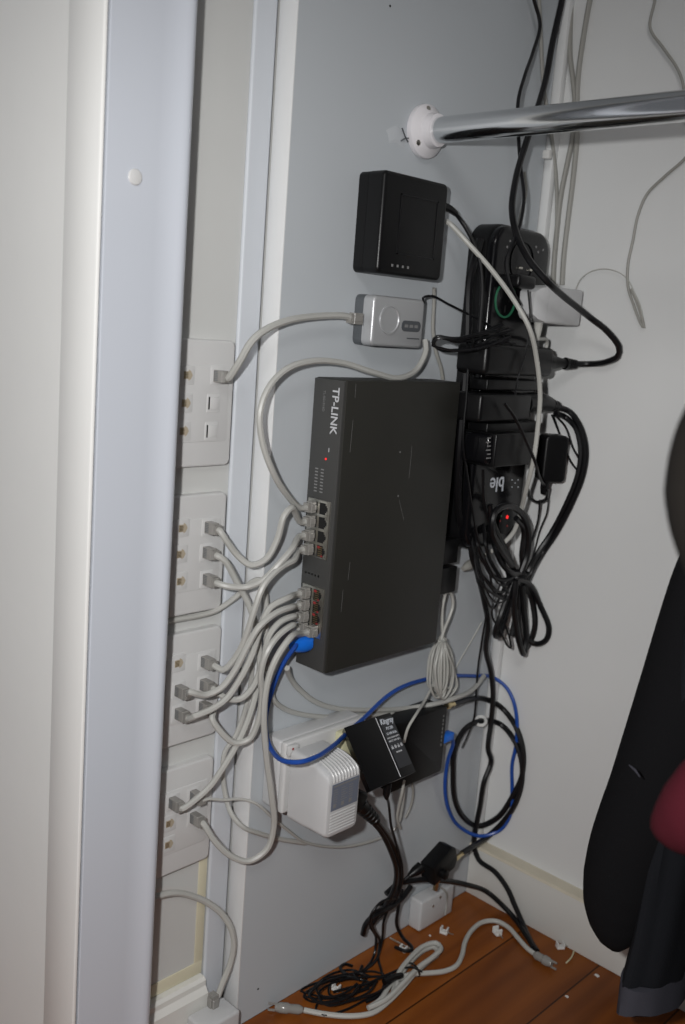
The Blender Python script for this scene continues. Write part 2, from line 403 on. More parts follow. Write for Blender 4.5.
link('grey cord rising from the lowest jack of the second plate to the switch', (206,579), 0, 2,
     [(226,586,.004),(246,587,.014),(263,580,.026),(280,563,.034),(292,549,.034)])
link('grey cord swooping from the switch to the top right jack of the third plate', (204,661), 0, 3,
     [(223,670,.006),(237,655,.018),(247,633,.028),(255,608,.034),(264,585,.036),(280,568,.034),(294,560,.03)])
link('grey cord from the lower left jack of the third plate up to the switch', (178,713), 1, 0,
     [(195,716,.006),(210,710,.01),(226,699,.014),(240,679,.018),(252,655,.022),(260,630,.024),(270,608,.026),(288,598,.03)])
link('grey cord from the middle left jack of the third plate up to the switch', (178,690), 1, 1,
     [(190,692,.008),(205,695,.01),(221,688,.016),(235,670,.022),(247,647,.028),(259,627,.034),(276,613,.036),(292,607,.034)])
link('grey cord from the middle right jack of the third plate up to the switch', (203,684), 1, 2,
     [(226,698,.006),(240,699,.012),(253,687,.018),(264,658,.024),(269,636,.028),(280,622,.030),(294,616,.03)])
link('grey cord sagging from the lower right jack of the third plate before the switch', (202,706), 1, 3,
     [(212,718,.0),(221,732,.006),(235,743,.012),(249,739,.018),(258,722,.024),(262,696,.028),(261,673,.032),(267,652,.036),(279,635,.036),(293,625,.034)])
# second jack of plate 2 diving into the bundle and returning from the lowest plate
(q, d), s = wp(206,552); (q2, d2), s2 = wp(172,802)
t = cord('long grey cord from the second plate middle jack down to the lowest plate left jack',
     [s, s+X1*.002, (224,560,.0),(238,584,.002),(249,605,.006),(257,632,.008),(260,665,.010),(255,697,.012),(246,725,.012),(235,748,.010),(223,768,.008),(212,784,.004),(200,796,.0), s2+X1*.002, s2])
rj(t, q, d); rj(t, q2, d2)
# long nearest loop, lowest plate to upper-row port
(q, d), s = wp(193,817); pt = portu(3,1)
t = cord('longest grey cord, hanging in front in a deep loop down to the lowest plate',
     [s, s+X1*.002, (214,840,.004),(231,856,.012),(249,861,.02),(267,849,.028),(274,825,.034),(272,798,.038),(267,760,.04),(264,722,.042),(265,698,.044),(269,677,.046),(277,657,.048),(291,637,.048), lead(pt,NY,.018), lead(pt,NY,.009)])
rj(t, q, d); rj(t, pt, NY, L=.007)
# thin flat cord, lowest plate to behind the white adapter
(q, d), s = wp(193,795)
t = cord('thin grey phone cord from the lowest plate sagging under the white power adapter',
     [s, (208,799,-.004),(224,800,.0),(240,799,.004),(255,803,.010),(273,818,.012),(290,832,.010),(305,842,.008),(337,847,.006),(365,843,.006),(388,834,.006),(397,826,.010),(403,802,.02),(404,786,.025)], .0016)
rj(t, q, d)
cord('grey cord dropping beside the panel edge then sweeping right under the white adapter',
     [(252,640,.002,.01),(250,690,-.008),(236,735,-.016),(225,752,-.018),(223,775,-.018),(226,798,-.014),(232,815,-.004),(243,827,.005),(258,833,.006),(280,839,.005),(305,843,.004)], .0026)
cord('grey cord emerging from behind the jamb under the second socket plate', [V((-.024,.50,PX(165,622,-.024).z)),(180,619,-.024),(197,616,-.024),(217,610,-.022),(237,596,-.016),(252,582,-.004),(262,580,.006),(266,600,.008),(266,640,.008),(268,680,.006)], .0028)
cord('grey cord running from the bundle along the panel beneath the switch, upper of the pair', [(287,668,.02),(290,677,.010),(297,687,.005),(314,701,.004),(334,708,.004),(372,710,.004),(410,708,.006),(434,704,.02),(455,698,.028),(472,690,.02),(484,676,.008)], .0030)
cord('grey cord running from the bundle along the panel beneath the switch, lower of the pair', [(268,672,.012),(273,698,.008),(283,708,.004),(300,714,.004),(330,717,.004),(372,715,.004),(405,714,.004)], .0028)
t = cord('grey cord curving down from behind the jamb into the white box low on the wall', [V((-.022,.50,PX(158,893,-.022).z)),(172,893,-.020),(192,896,-.018),(208,903,-.014),(222,914,-.008),(231,928,-.002),(234,945,.0),(230,965,-.002),(222,985,-.004),(218,996,-.005)], .0034)
bx0 = PX(213,1004,-.006)
rj(t, V((bx0.x,bx0.y,bx0.z-.004)), Z1, X1)
# white box it plugs into
p = thing('junction_box', 'white plastic junction box low on the wall with a grey cord plugged into its top', 'junction box', (-.012,bx0.y,bx0.z-.07))
b = B(); box(b, (-.0116,bx0.y-.030,bx0.z-.07), (.018,bx0.y+.018,bx0.z-.002), .003, 3); obj('housing', b, 'white_pl', p)
b = B(); box(b, (.0178,bx0.y-.018,bx0.z-.05), (.0192,bx0.y+.008,bx0.z-.018), .0005); obj('cover', b, 'plate', p)
# blue cord
pt = V((.0250,FY,port(4,1).z-.0015))
t = thing('patch_cable', 'bright blue network cord with a blue boot swinging under the switch to the right', 'cable', PX(300,761,.03))
BL = [lead(pt,NY,.024),(296,645,.03),(284,662,.024),(272,690,.018),(266,716,.02),(267,738,.03),(273,752,.05),(284,761,.075),(300,762,.092),(316,757,.092),(333,746,.075),(347,733,.050),(365,717,.030),(385,698,.018),(400,688,.016),(423,680,.012),(450,676,.008),(475,676,.006),(492,677,.006),(505,686,.008),(513,700,.008),(517,722,.008),(516,745,.008),(512,765,.006),(512,790,.006),(511,812,.006),(500,830,.008),(480,836,.006),(460,827,.006),(448,808,.006),(445,785,.008),(448,760,.012),(453,744,.02),(451,738,.024),(444,738,.024)]
b = B(); tube(b, [x if isinstance(x,V) else A(*x) for x in BL], .0024, 8); obj('cord', b, 'blue', t)
rj(t, pt, NY, Z1, 'bluep', 'bluep', L=.004)
q = PX(443,738,.024); b = B(); box(b, (q.x-.005,q.y-.004,q.z-.005), (q.x+.005,q.y+.016,q.z+.005), .001); obj('plug', b, 'bluep', t)
# ================================================================== NETWORK SWITCH
sw = thing('network_switch', 'large brown grey metal network switch with many grey cords in its front ports', 'network switch', (.02,.765,.404))
y0, y1, z0, z1 = .680, .860, .4040, .6975
b = B(); box(b, (.004,y0+.003,z0), (.046,y1,z1), .0012, 2); obj('case', b, 'switch', sw)
b = B(); box(b, (.0045,y0,z0+.0008), (.0445,y0+.004,z1-.0008), .0008); fc = obj('fascia', b, 'switch_face', sw)
b = B()
for z in (z0+.02, z1-.03):
    for x in (.012,.040): pass
for (px, py) in ((400,452),(398,496)): lathe(b, [(.0009,0),(.0009,.0003)], zaxis(PX(px,py,.046), X1), 8)
for pts in (((356,384),(355,398)),((353,420),(350,452)),((412,446),(409,478)),((343,590),(341,612)),((350,562),(348,580)),((399,500),(404,520))):
    tube(b, [PX(*p, .0460) for p in pts], .00014, 4, smooth=False)
obj('scratch', b, 'print_dim', sw)
text('brand_lettering', 'TP-LINK', .0125, (.0345,y0-.0002,PX(340,388,.04).z), -Z1, X1, 'print', fc, off=.0002)
text('model_lettering', 'TL-SG1016D', .0038, (.0195,y0-.0002,z1-.012), -Z1, X1, 'print_dim', fc)
b = B()
for k in range(8):
    z = PX(325,468,.02).z-k*.0032
    box(b, (.014,y0-.0002,z-.0012), (.018,y0+.0002,z)); box(b, (.022,y0-.0002,z-.0012), (.026,y0+.0002,z))
obj('port_legend', b, 'print_dim', fc)
q = PY(326,459,y0); b = B(); lathe(b, [(.0011,0),(.0011,.0005)], zaxis(q, NY), 12); obj('power_light', b, 'red_led', fc)
q = PY(329,449,y0); b = B(); box(b, (q.x-.0004,y0-.0002,q.z-.003), (q.x+.0004,y0+.0002,q.z+.001)); obj('port_legend', b, 'print', fc)
b = B()
for (px, py) in ((325,560),(308,575)):
    q = PY(px,py,y0)
    for i in range(5): box(b, (.010+i*.0045,y0-.0002,PY(308,572,y0).z-.002), (.0115+i*.0045,y0+.0002,PY(308,572,y0).z))
obj('port_legend', b, 'print_dim', fc)
for g in (0,1):
    zt = port(0,g).z+.0080; zb = port(3,g).z-.0072
    b = B(); box(b, (.0082,y0-.0012,zb), (.0390,y0+.001,zt), .0004); sh = obj('port_shield', b, 'metal', sw)
    for i in range(4):
        for row in (0,1):
            pp = port(i,g) if row == 0 else portu(i,g)
            f = frame(V((pp.x,y0-.0012,pp.z)), X1, Z1, NY)
            b = B()
            s = 1 if row else -1
            prism(b, [(-.0052*s,-.0057),(.0025*s,-.0057),(.0025*s,-.0035),(.0042*s,-.0035),(.0042*s,-.0018),(.0055*s,-.0018),(.0055*s,.0018),(.0042*s,.0018),(.0042*s,.0035),(.0025*s,.0035),(.0025*s,.0057),(-.0052*s,.0057)][::s], 0, .0004, f)
            po = obj('port', b, 'hole', sw)
            if row and (g == 1 or i == 3):
                b = B()
                for k in range(5): box(b, (-.0035,-.0048+k*.0021,.0004), (.0025,-.0038+k*.0021,.0007), mtx=f)
                obj('contacts', b, 'gold', po)
                b = B(); box(b, (-.0045,.003,.0004), (-.001,.0052,.0009), mtx=f); box(b, (.001,-.0052,.0004), (.003,-.0035,.0009), mtx=f); obj('link_light', b, 'red', po)
# rear sockets of the switch
for (pa, pb) in (((446,541),(458,562)),((443,569),(456,591))):
    q = PX(*pa, .03); q2 = PX(*pb, .03)
    b = B(); box(b, (.014,y1+.0003,q2.z), (.030,q2.y-.002,q.z), .0005); obj('rear_bracket', b, 'black', sw)
# ================================================================== BLACK MODEM (top)
md = thing('modem', 'square black modem box with faint status marks, mounted above the silver box', 'modem', (.02,.76,.798))
f = frame(V((0,.7755,.849)), Y1, Z1, X1)
b = B(); prism(b, rrect(.0985,.096,.006), .0005, .013, f, .001); obj('back_shell', b, 'black', md)
b = B(); prism(b, rrect(.099,.0965,.006), .0134, .034, f, .004, 4); obj('front_shell', b, 'black', md)
b = B()
for (x0,y0_,x1,y1_) in ((-.024,-.028,.034,-.0265),(-.024,.028,.034,.0295),(-.024,-.028,-.0225,.0295),(.0325,-.028,.034,.0295)): box(b, (x0,y0_,.0338), (x1,y1_,.0345), mtx=f)
obj('inset_panel', b, 'black_gloss', md)
b = B()
for k in range(4): box(b, (-.030+k*.008,-.0405,.0339), (-.0275+k*.008,-.038,.0343), mtx=f)
obj('status_marks', b, 'print_dim', md)
# ================================================================== SILVER BOX
sb = thing('adapter_box', 'small silver network adapter box with a round button under the black modem', 'network adapter', (.015,.76,.73))
f = frame(V((0,.7735,.7555)), Y1, Z1, X1)
b = B(); prism(b, rrect(.080,.050,.006), .0005, .012, f, .0008); obj('back_shell', b, 'silver_d', sb)
b = B(); prism(b, rrect(.080,.050,.006), .0122, .026, f, .0035, 3); obj('front_shell', b, 'silver', sb)
b = B(); lathe(b, [(.0150,.0255),(.0150,.0272),(.0130,.0276),(.0122,.0264),(.0001,.0264)], f@M.Translation((-.015,.002,0)), 32); bt = obj('button', b, 'silver', sb)
b = B()
prism(b, rrect(.030,.011,.005), .0258, .0266, f@M.Translation((.019,-.003,0))); obj('lozenge', b, 'silver_d', sb)
b = B(); 
for k in range(3): box(b, (.0085+k*.0078,-.0045,.0266), (.0137+k*.0078,-.0015,.0268), mtx=f)
obj('lozenge_mark', b, 'print_dim', sb)
b = B(); box(b, (.014,-.016,.026), (.034,-.0148,.0262), mtx=f); obj('lettering', b, 'silver_d', sb)
# ================================================================== CLOTHES RAIL
rl = thing('clothes_rail', 'shiny chrome clothes rail running out from a white wall flange', 'clothes rail', (0,.8155,.935))
RY, RZ = .8165, .9495
b = B(); lathe(b, [(.0128,.010),(.0128,1.55)], zaxis(V((0,RY,RZ)), X1), 40); obj('tube', b, 'chrome', rl)
b = B(); lathe(b, [(.0262,.0002),(.0268,.003),(.0262,.006),(.022,.0095),(.0175,.012),(.0165,.017),(.0160,.0205),(.0130,.021)], zaxis(V((0,RY,RZ)), X1), 40); fl = obj('flange', b, 'flange', rl)
b = B()
for an in (75, 200, 320):
    a = math.radians(an); lathe(b, [(.0032,0),(.0032,.0012),(.0016,.0018)], zaxis(V((.0085,RY-.021*math.cos(a),RZ+.021*math.sin(a))), V((1,-.25*math.cos(a),.25*math.sin(a)))), 12)
obj('screw', b, 'metal', fl)
b = B(); loft(b, [[V((x, PX(398,137,0).y+sy*math.cos(2*PI*i/14)*(1+.25*math.sin(i*2.3)), PX(398,137,0).z+sz*math.sin(2*PI*i/14)*(1+.3*math.sin(i*1.7)))) for i in range(14)] for x, sy, sz in ((.0001,.017,.009),(.0008,.012,.0065),(.0012,.004,.0025))])
tag(obj('filler_smear', b, 'plaster'), 'rough white filler smear on the panel just left of the rail flange', 'filler')
b = B()
for pts in (((402,128),(405,136),(408,142)),((401,141),(406,138),(411,139),(415,142))): tube(b, [PX(*p,.0022) for p in pts], .0007, 5)
tag(obj('wall_crack', b, 'silver_d'), 'small dark crack line in the filler beside the rail flange', 'crack')
# ================================================================== POWERBOARD
pb = thing('powerboard', 'tall black surge protector powerboard in the corner, packed with black plugs', 'powerboard', (.02,.95,.50))
PBX = .036
Y0, Y1b, Zb, Zt = .910, 1.024, .500, .872
f = frame(V((0,(Y0+Y1b)/2,(Zb+Zt)/2)), Y1, Z1, X1)
W_, H_ = Y1b-Y0, Zt-Zb
b = B(); prism(b, rrect(W_,H_,.026,7), .001, .0255, f, .002); obj('base', b, 'black', pb)
b = B(); prism(b, rrect(W_-.004,H_-.004,.024,7), .0255, PBX, f, .006, 4); ph = obj('top_shell', b, 'black_gloss', pb)


def disc(px, py, r0, r1, mname, name, x=PBX):
    q = PX(px,py,x); bb = B(); n = 32
    prof = [(r0,0),(r0,.0014),(r1,.0014),(r1,0)]
    b2 = bmesh.new(); rings = []
    for r, z in prof: rings.append([b2.verts.new((r*math.cos(2*PI*i/n), r*math.sin(2*PI*i/n), z)) for i in range(n)])
    for a, c_ in zip(rings, rings[1:]+[rings[0]]):
        for i in range(n): b2.faces.new((a[i], a[(i+1)%n], c_[(i+1)%n], c_[i]))
    merge(bb, b2, zaxis(q, X1)); return obj(name, bb, mname, pb)
disc(505,300,.0200,.0178,'green','socket_ring'); disc(522,262,.0235,.0215,'black_gloss','socket_ring')
b = B()
for (px,py,an) in ((501,294,30),(510,299,-30),(505,309,0)):
    box(b, (-.001,-.004,0), (.001,.004,.0006), mtx=frame(PX(px,py,PBX), Y1, Z1, X1)@M.Rotation(math.radians(an),4,'Z'))
obj('socket_slot', b, 'hole', pb)
b = B()
for (px,py,w) in ((519,268,.007),(529,270,.006)): 
    q = PX(px,py,PBX); box(b, (q.x,q.y-w/2,q.z-.0012), (q.x+.003,q.y+w/2,q.z+.0012), .0004)
obj('socket_pin', b, 'metal', pb)
b = B()
for (px,py) in ((510,241),(536,247),(543,250),(538,252),(507,247)): lathe(b, [(.0014,0),(.0014,.0005)], zaxis(PX(px,py,PBX), X1), 10)
obj('marking', b, 'print_dim', pb)
q = PX(504,483,PBX); text('brand_lettering', 'ble', .0245, (PBX+.0004,q.y,q.z), -Y1, -Z1, 'print_w', pb, off=.0003)
b = B()
for (px,py) in ((509,481),(509,488),(512,484),(515,481),(515,488)): lathe(b, [(.0009,0),(.0009,.0004)], zaxis(PX(px+3,py-1,PBX), X1), 8)
obj('brand_dots', b, 'print_w', pb)
b = B(); lathe(b, [(.016,0),(.016,.002),(.014,.0026)], zaxis(PX(505,521,PBX), X1), 28); obj('switch_surround', b, 'black', pb)
b = B(); lathe(b, [(.0022,0),(.0022,.0008)], zaxis(PX(507,517,PBX+.0026), X1), 12); obj('power_light', b, 'red_led', pb)
b = B(); lathe(b, [(.0012,0),(.0012,.0006)], zaxis(PX(501,516,PBX+.0026), X1), 12); obj('ready_light', b, 'green_pc', pb)
b = B(); 
for (px,py) in ((500,521),(507,526)): lathe(b, [(.0012,0),(.0012,.0006)], zaxis(PX(px,py,PBX+.0026), X1), 12)
obj('fault_light', b, 'red', pb)
# ---- plugs on it
def fb(name, tl, br, x0, x1, m, parent, bev=.003, seg=3, rot=0):
    a = PX(*tl, x1); c_ = PX(*br, x1); cy, cz = (a.y+c_.y)/2, (a.z+c_.z)/2; w, h = abs(a.y-c_.y), abs(a.z-c_.z)
    bb = B(); box(bb, (-w/2,-h/2,x0), (w/2,h/2,x1), bev, seg, frame(V((0,cy,cz)), Y1, Z1, X1)@M.Rotation(math.radians(rot),4,'Z'))
    return obj(name, bb, m, parent)
def collar(parent, p0, p1, r0, r1, m='black'):
    bb = B(); L = (p1-p0).length; prof = [(r0,0)]
    n = 5
    for i in range(n):
        z = L*(.15+.85*i/n); r = r0+(r1-r0)*(.2+.8*i/n); prof += [(r,z),(r,z+L*.09),(r*.82,z+L*.095),(r*.82,z+L*.16)]
    lathe(bb, prof, zaxis(p0, p1-p0), 14); return obj('strain_relief', bb, m, parent)
def plug_thing(label, tl, br, x1, group=None, m='black'):
    a = PX(*tl, x1); c_ = PX(*br, x1)
    return thing('power_plug', label, 'power plug', (PBX,(a.y+c_.y)/2,c_.z), group)
# plug 1: big round shouldered plug with cord to the right, looping up out of frame
p = plug_thing('black power plug with a cord leaving right, uppermost of the plugs on the powerboard', (492,345), (550,377), .075)
fb('body', (488,344), (553,377), PBX+.0005, .078, 'black', p, .006, 4)
e0 = A(548,362,.062,.03); e1 = A(572,364,.062,.02)
bb = B(); tube(bb, [PX(538,361,.062), e0, (e0*.5+e1*.5), e1], [.012,.0105,.006,.0048], 16); obj('neck', bb, 'black', p)
collar(p, (e0*.3+e1*.7), e1+(e1-e0)*.2, .0072, .005)
cord('thick black power cord looping from above the rail back into the uppermost plug',
     [e1,(590,364,.06),(606,362,.06,.012),(618,356,.06,.014),(619,347,.06,.018),(606,330,.06,.030),(592,319,.08,.040),(577,307,.10,.048),(562,295,.10,.050),(548,282,.10,.05),(530,261,.08),(517,235,.06),(512,210,.055),(516,178,.05),(527,140,.04),(537,110,.03),(546,78,.02),(553,40,.015),(562,0,.015),(566,-22,.012)], .0036, 'black_cord', name='power_cable')
# plug 2
p = plug_thing('squat black power plug with thick cord curving right and down, below the uppermost plug', (487,394), (545,421), .075)
fb('body', (482,394), (530,421), PBX+.0005, .074, 'black', p, .004, 3)
e0 = A(540,402,.06,.03); e1 = A(558,407,.06,.02)
bb = B(); tube(bb, [PX(524,403,.06), e0, (e0+e1)/2], [.012,.011,.009], 14); obj('neck', bb, 'black', p)
collar(p, e0, e1, .009, .0065)
for k, lab in ((0,'outer of two thick black cords bowing right from the powerboard to the cord bundle'),(1,'inner of two thick black cords bowing right from the powerboard to the cord bundle')):
    s_ = k*5
    cord(lab, [e1 if k == 0 else e1+V((0,-.004,-.008)),(570-s_,412+s_,.06),(581-s_,428,.06),(586-s_,450,.06),(583-s_,475,.06),(572-s_,503,.06),(557-s_,532,.055),(543-s_,553,.055),(531-s_*.6,572,.055),(524,590,.05),(516,615,.05),(512,636,.05)], .0036, 'black_cord', name='power_cable')
# ribs between plugs
p = plug_thing('flat black power plug between the two corded plugs on the powerboard', (490,379), (540,391), .07)
fb('body', (488,379), (541,391), PBX+.0005, .064, 'black', p, .002)
p = plug_thing('flat ribbed black power plug directly above the wide black adapter on the powerboard', (490,423), (540,432), .07)
fb('body', (488,423), (540,432), PBX+.0005, .062, 'black', p, .002)
# adapter 3
p = thing('power_adapter', 'wide black power adapter with a printed side, above the white lettering of the powerboard', 'power adapter', PX(510,465,PBX))
fb('body', (497,434), (536,464), PBX+.0005, .082, 'black', p, .002)
bb = B(); a = PX(484,434,.07); c_ = PX(496,463,.07); box(bb, (PBX+.0005,a.y,c_.z), (.078,c_.y+.004,a.z), .005, 3); obj('collar', bb, 'black_gloss', p)
bb = B()
for k in range(6):
    q = PX(489,438+k*4,.0782); box(bb, (.0779,q.y-.003-.002*(k%2),q.z-.0008), (.0784,q.y+.003,q.z+.0006))
obj('printing', bb, 'print_dim', p)
# adapter 4, boxy, outermost right
p = thing('power_adapter', 'small rounded black power adapter hanging at the right edge of the powerboard', 'power adapter', A(550,484,.07))
a = A(539,430,.075,.04); 
f4 = frame(A(552,458,.07,.035), (Y1*.8+X1*.6).normalized(), Z1, (X1*.8-Y1*.6).normalized())
bb = B(); prism(bb, rrect(.030,.056,.006), -.012, .012, f4, .003, 3); obj('body', bb, 'black', p)
bb = B(); tube(bb, [f4@V((-.004,-.026,0)), f4@V((-.005,-.036,0)), f4@V((-.005,-.044,0))], [.006,.0055,.004], 10); obj('strain_relief', bb, 'black', p)
# white adapter at top
p = thing('power_adapter', 'small white power adapter plugged sideways into the top of the black powerboard', 'power adapter', A(556,326,.075,.03))
a = PX(531,290,.075); c_ = A(583,325,.075,.012)
dw = (A(582,306,.078,.012)-A(545,303,.078,.03)); dw.z = 0; dw.normalize(); nn = V((dw.y,-dw.x,0)); 
L = (A(582,306,.078,.012)-A(545,303,.078,.03)).length
f5 = frame(A(545,304,.078,.03), dw, Z1, nn)
hz = .0205
bb = B(); box(bb, (.006,-hz,-.030), (L,hz,.0), .003, 3, f5); obj('body', bb, 'white_pl', p)
bb = B(); loft(bb, [[f5@V((x, hy, z)) for hy, z in ((-h,0-dz),(h,0-dz),(h,-.028),(-h,-.028))] for x, h, dz in ((-.009,.012,.008),(-.005,.0165,.004),(.004,.0195,.0),(.0075,.0195,.0))]); obj('nose', bb, 'white_pl', p)
bb = B(); q = f5@V((.010,-hz,-.012)); tube(bb, [q, q-Z1*.008, q-Z1*.02], [.005,.0045,.0025], 10); obj('strain_relief', bb, 'cord_w', p)
cord('short pale cord dropping from the white adapter behind the uppermost black plug', [q-Z1*.018,(547,342,.05,.03),(544,356,.048,.03),(543,372,.048,.03)], .0022, 'cord_w', name='power_cable')
# round black plug on top socket
p = plug_thing('black plug in the top round socket of the powerboard beside the white adapter', (512,268), (530,285), .075)
fb('body', (520,274), (536,290), PBX+.0005, .066, 'black', p, .004)
# ================================================================== CORDS BETWEEN
cord('pale grey cord from the black modem running down over the powerboard', [PX(446,221,.018),(450,224,.02),(465,240,.035),(490,268,.055),(515,302,.075),(530,330,.09),(537,362,.09),(540,395,.09),(538,425,.09),(533,462,.092),(526,490,.08),(521,510,.065),(513,533,.055),(500,546,.045),(485,555,.03),(474,564,.02)], .0027, 'cord_w', name='network_cable')
cord('black lead from the modem corner curving down behind the pale cord', [PX(446,208,.020),(452,210,.02),(459,218,.02),(468,232,.03),(478,255,.045),(482,285,.052),(480,320,.055),(478,345,.06)], .0022, 'black_cord', name='power_cable')
bb = B(); tube(bb, [PX(443,206,.02),PX(450,209,.02),PX(456,214,.02)], [.0045,.004,.003], 10)
tag(obj('lead_plug', bb, 'black'), 'black right angled plug in the right side of the black modem', 'plug')
cord('grey cord hanging from the modem down behind the silver box', [PX(434,288,.008),(434,300,.006),(433,330,.005),(436,352,.005),(441,368,.004),(443,380,.003)], .0020, 'cord_wall', name='network_cable')
# thin black lead of silver box with coiled surplus
cord('thin black lead from the silver box up and over to the powerboard', [PX(424,303,.02),(423,298,.022),(432,296,.024),(448,304,.03),(466,313,.04),(484,322,.05),(500,334,.058),(512,345,.062)], .0013, 'black_cord', name='power_cable')
t = thing('cable_hank', 'thin black lead gathered in a flat sideways hank across the powerboard edge', 'cable', PX(450,350,.05))
for k in range(7):
    a = random.uniform(-4,4); c_ = random.uniform(-3,3); x = .048+.004*k
    bb = B(); tube(bb, [A(505+a*2,326+c_+k,x+.02),A(480+a,336+c_,x+.01),A(455,340+a*.6,x),A(438+a*.5,336+k*.5,x-.012),A(433+c_*.3,342+k*.6,x-.018),A(440,350-k*.4,x-.015),A(460+a,350-c_*.5,x),A(490+a,344-c_,x+.015),A(512+c_*2,340+a,x+.022)], .0012, 6)
    obj('loop', bb, 'black_cord', t)
bb = B(); tube(bb, [A(470+3*math.cos(u),343+7*math.sin(u),.062+.012*math.cos(u)) for u in [2*PI*i/10 for i in range(11)]], .0012, 6); obj('tie', bb, 'black_cord', t)
# black wires over the powerboard
for i, (lab, pts, r) in enumerate((
  ('thin black wire running from the hank straight down the powerboard left edge', [(512,330,.08),(480,345,.06),(470,360,.055),(466,400,.055),(463,440,.055),(468,480,.055),(474,520,.055),(480,550,.05)], .0013),
  ('black wire slanting from the squat plug down past the pale cord to the small adapter', [(505,404,.082),(515,418,.085),(527,443,.092),(535,462,.10),(540,478,.09),(545,486,.07)], .0017),
  ('thin black wire dropping from the white adapter across the upper plugs', [(528,290,.08),(530,318,.085),(526,350,.085),(518,378,.084),(515,395,.082)], .0010),
  ('thin wavy black wire right of the small adapter, outer', [(555,415,.06,.02),(566,428,.06),(573,448,.06),(580,462,.06),(578,470,.06)], .0013),
  ('thin wavy black wire right of the small adapter, inner', [(552,415,.06,.02),(558,430,.06),(565,448,.06),(571,462,.06),(577,470,.06)], .0013),
  ('black wire looping under the small adapter and back', [(548,488,.075),(545,500,.06),(538,502,.055),(530,498,.055),(528,490,.06)], .0020),
  ('thin black wire from the small adapter tail down to the cord bundle', [(540,500,.06),(538,520,.055),(532,540,.05),(524,560,.05),(518,575,.05)], .0013),
  ('thin black wire beside it, slightly right, down to the cord bundle', [(549,490,.06,.02),(547,512,.055,.02),(540,530,.05,.015),(533,556,.04),(526,575,.04)], .0010),
  ('black wire down the middle of the powerboard face to the bundle', [(483,470,.055),(484,500,.055),(490,525,.055),(498,545,.055),(505,565,.055),(510,590,.05)], .0017),
  )):
    cord(lab, pts, r, 'black_cord', name='thin_wire')
# black vertical tubes left edge of powerboard
cord('glossy black cord pressed along the left side of the powerboard', [(480,240,.03),(470,280,.036),(468,330,.04),(466,372,.04),(462,420,.04),(459,462,.038),(458,500,.03),(462,540,.02)], .0045, 'black_cord', name='power_cable')
# ---- cord bundle under the powerboard
cb = thing('cable_bundle', 'thick black power cord folded into long loops and tied, hanging under the powerboard', 'cable', A(515,655,.04))
def loop(pts, r, par=cb, m='black_cord', nm='loop'):
    bb = B(); tube(bb, [A(*p) for p in pts], r, 8); obj(nm, bb, m, par)
loop([(520,575,.06),(527,555,.062),(528,530,.064),(520,512,.066),(505,506,.068),(494,514,.07),(492,530,.07),(500,548,.068),(512,565,.064)], .0040)
loop([(516,580,.05),(510,560,.055),(500,540,.06),(492,520,.062),(490,505,.062)], .0036)
loop([(524,578,.055),(522,555,.058),(524,530,.06),(516,518,.062)], .0036)
loop([(513,578,.055),(530,585,.055),(540,605,.05),(549,628,.045),(546,640,.045),(536,644,.045),(527,640,.05)], .0036)
loop([(522,580,.05),(532,600,.05),(535,625,.05),(530,642,.05),(524,650,.05),(520,640,.05),(518,610,.05),(518,585,.05)], .0038)
loop([(516,580,.06),(514,600,.06),(516,625,.06),(521,648,.06),(524,654,.058),(526,640,.055),(524,610,.055),(522,585,.055)], .0038)
loop([(512,582,.055),(506,600,.055),(500,618,.055),(495,634,.05),(499,636,.048),(505,618,.045),(512,590,.045)], .0036)
loop([(474,522,.030),(478,545,.05),(484,560,.05),(492,575,.055),(505,580,.058),(515,575,.06)], .0028)
loop([(470,526,.028),(474,552,.04),(478,570,.04),(490,584,.045),(500,595,.05),(508,600,.05)], .0020)
loop([(483,518,.030),(486,545,.05),(490,560,.05),(500,578,.055),(507,592,.055),(514,600,.055)], .0024)
loop([(500,585,.05),(494,600,.05),(492,615,.05),(500,630,.05),(507,645,.05),(511,648,.05),(509,636,.05),(503,620,.048)], .0013)
loop([(488,522,.030),(496,550,.058),(503,565,.06),(510,572,.062),(520,574,.06)], .0036)
rb_ = random.Random(5)
for k in range(6):
    j = lambda w: rb_.uniform(-w,w); y_ = 560+k*6
    loop([(474+j(4),520,.028),(478+j(3),y_-12,.045),(486+j(4),y_+6,.055),(496+j(4),y_+22+j(5),.058),(508+j(4),590+j(8),.056),(514,576+j(4),.056)], .0012+.0003*(k%2))
bb = B(); tube(bb, [A(519+10*math.cos(u),574+3.5*math.sin(u),.056+.010*math.sin(u+1)) for u in [2*PI*i/12 for i in range(13)]], .0018, 6); obj('tie', bb, 'black_cord', cb)
# long black cords dropping to the floor
cord('long thick black cord dropping down the corner from the bundle to the floor', [(470,528,.025),(472,556,.03),(478,575,.03),(484,600,.025),(488,625,.02),(486,650,.018),(491,672,.018),(493,695,.018),(491,722,.018),(488,748,.02),(491,762,.02),(484,782,.02),(480,806,.016),(475,832,.012),(474,845,.012),(479,860,.012),(495,872,.012),(507,888,.01),(515,906,.008),(522,922,.006),(530,940,.006),(537,951,.006)], .0034, 'black_cord', name='power_cable')
cord('thin black wire hanging left of the long corner cord into the coax coil', [(487,610,.03),(482,640,.02),(478,668,.016),(476,695,.014),(474,718,.012),(468,735,.01),(462,748,.008)], .0013, 'black_cord', name='thin_wire')
cord('black cord stretching right along the floor edge from the tangle to the corner', [(386,894,.012),(398,884,.014),(417,880,.026),(437,880,.034),(464,884,.034),(487,892,.03),(504,907,.022),(514,918,.012),(526,935,.008),(534,948,.007)], .0034, 'black_cord', name='power_cable')
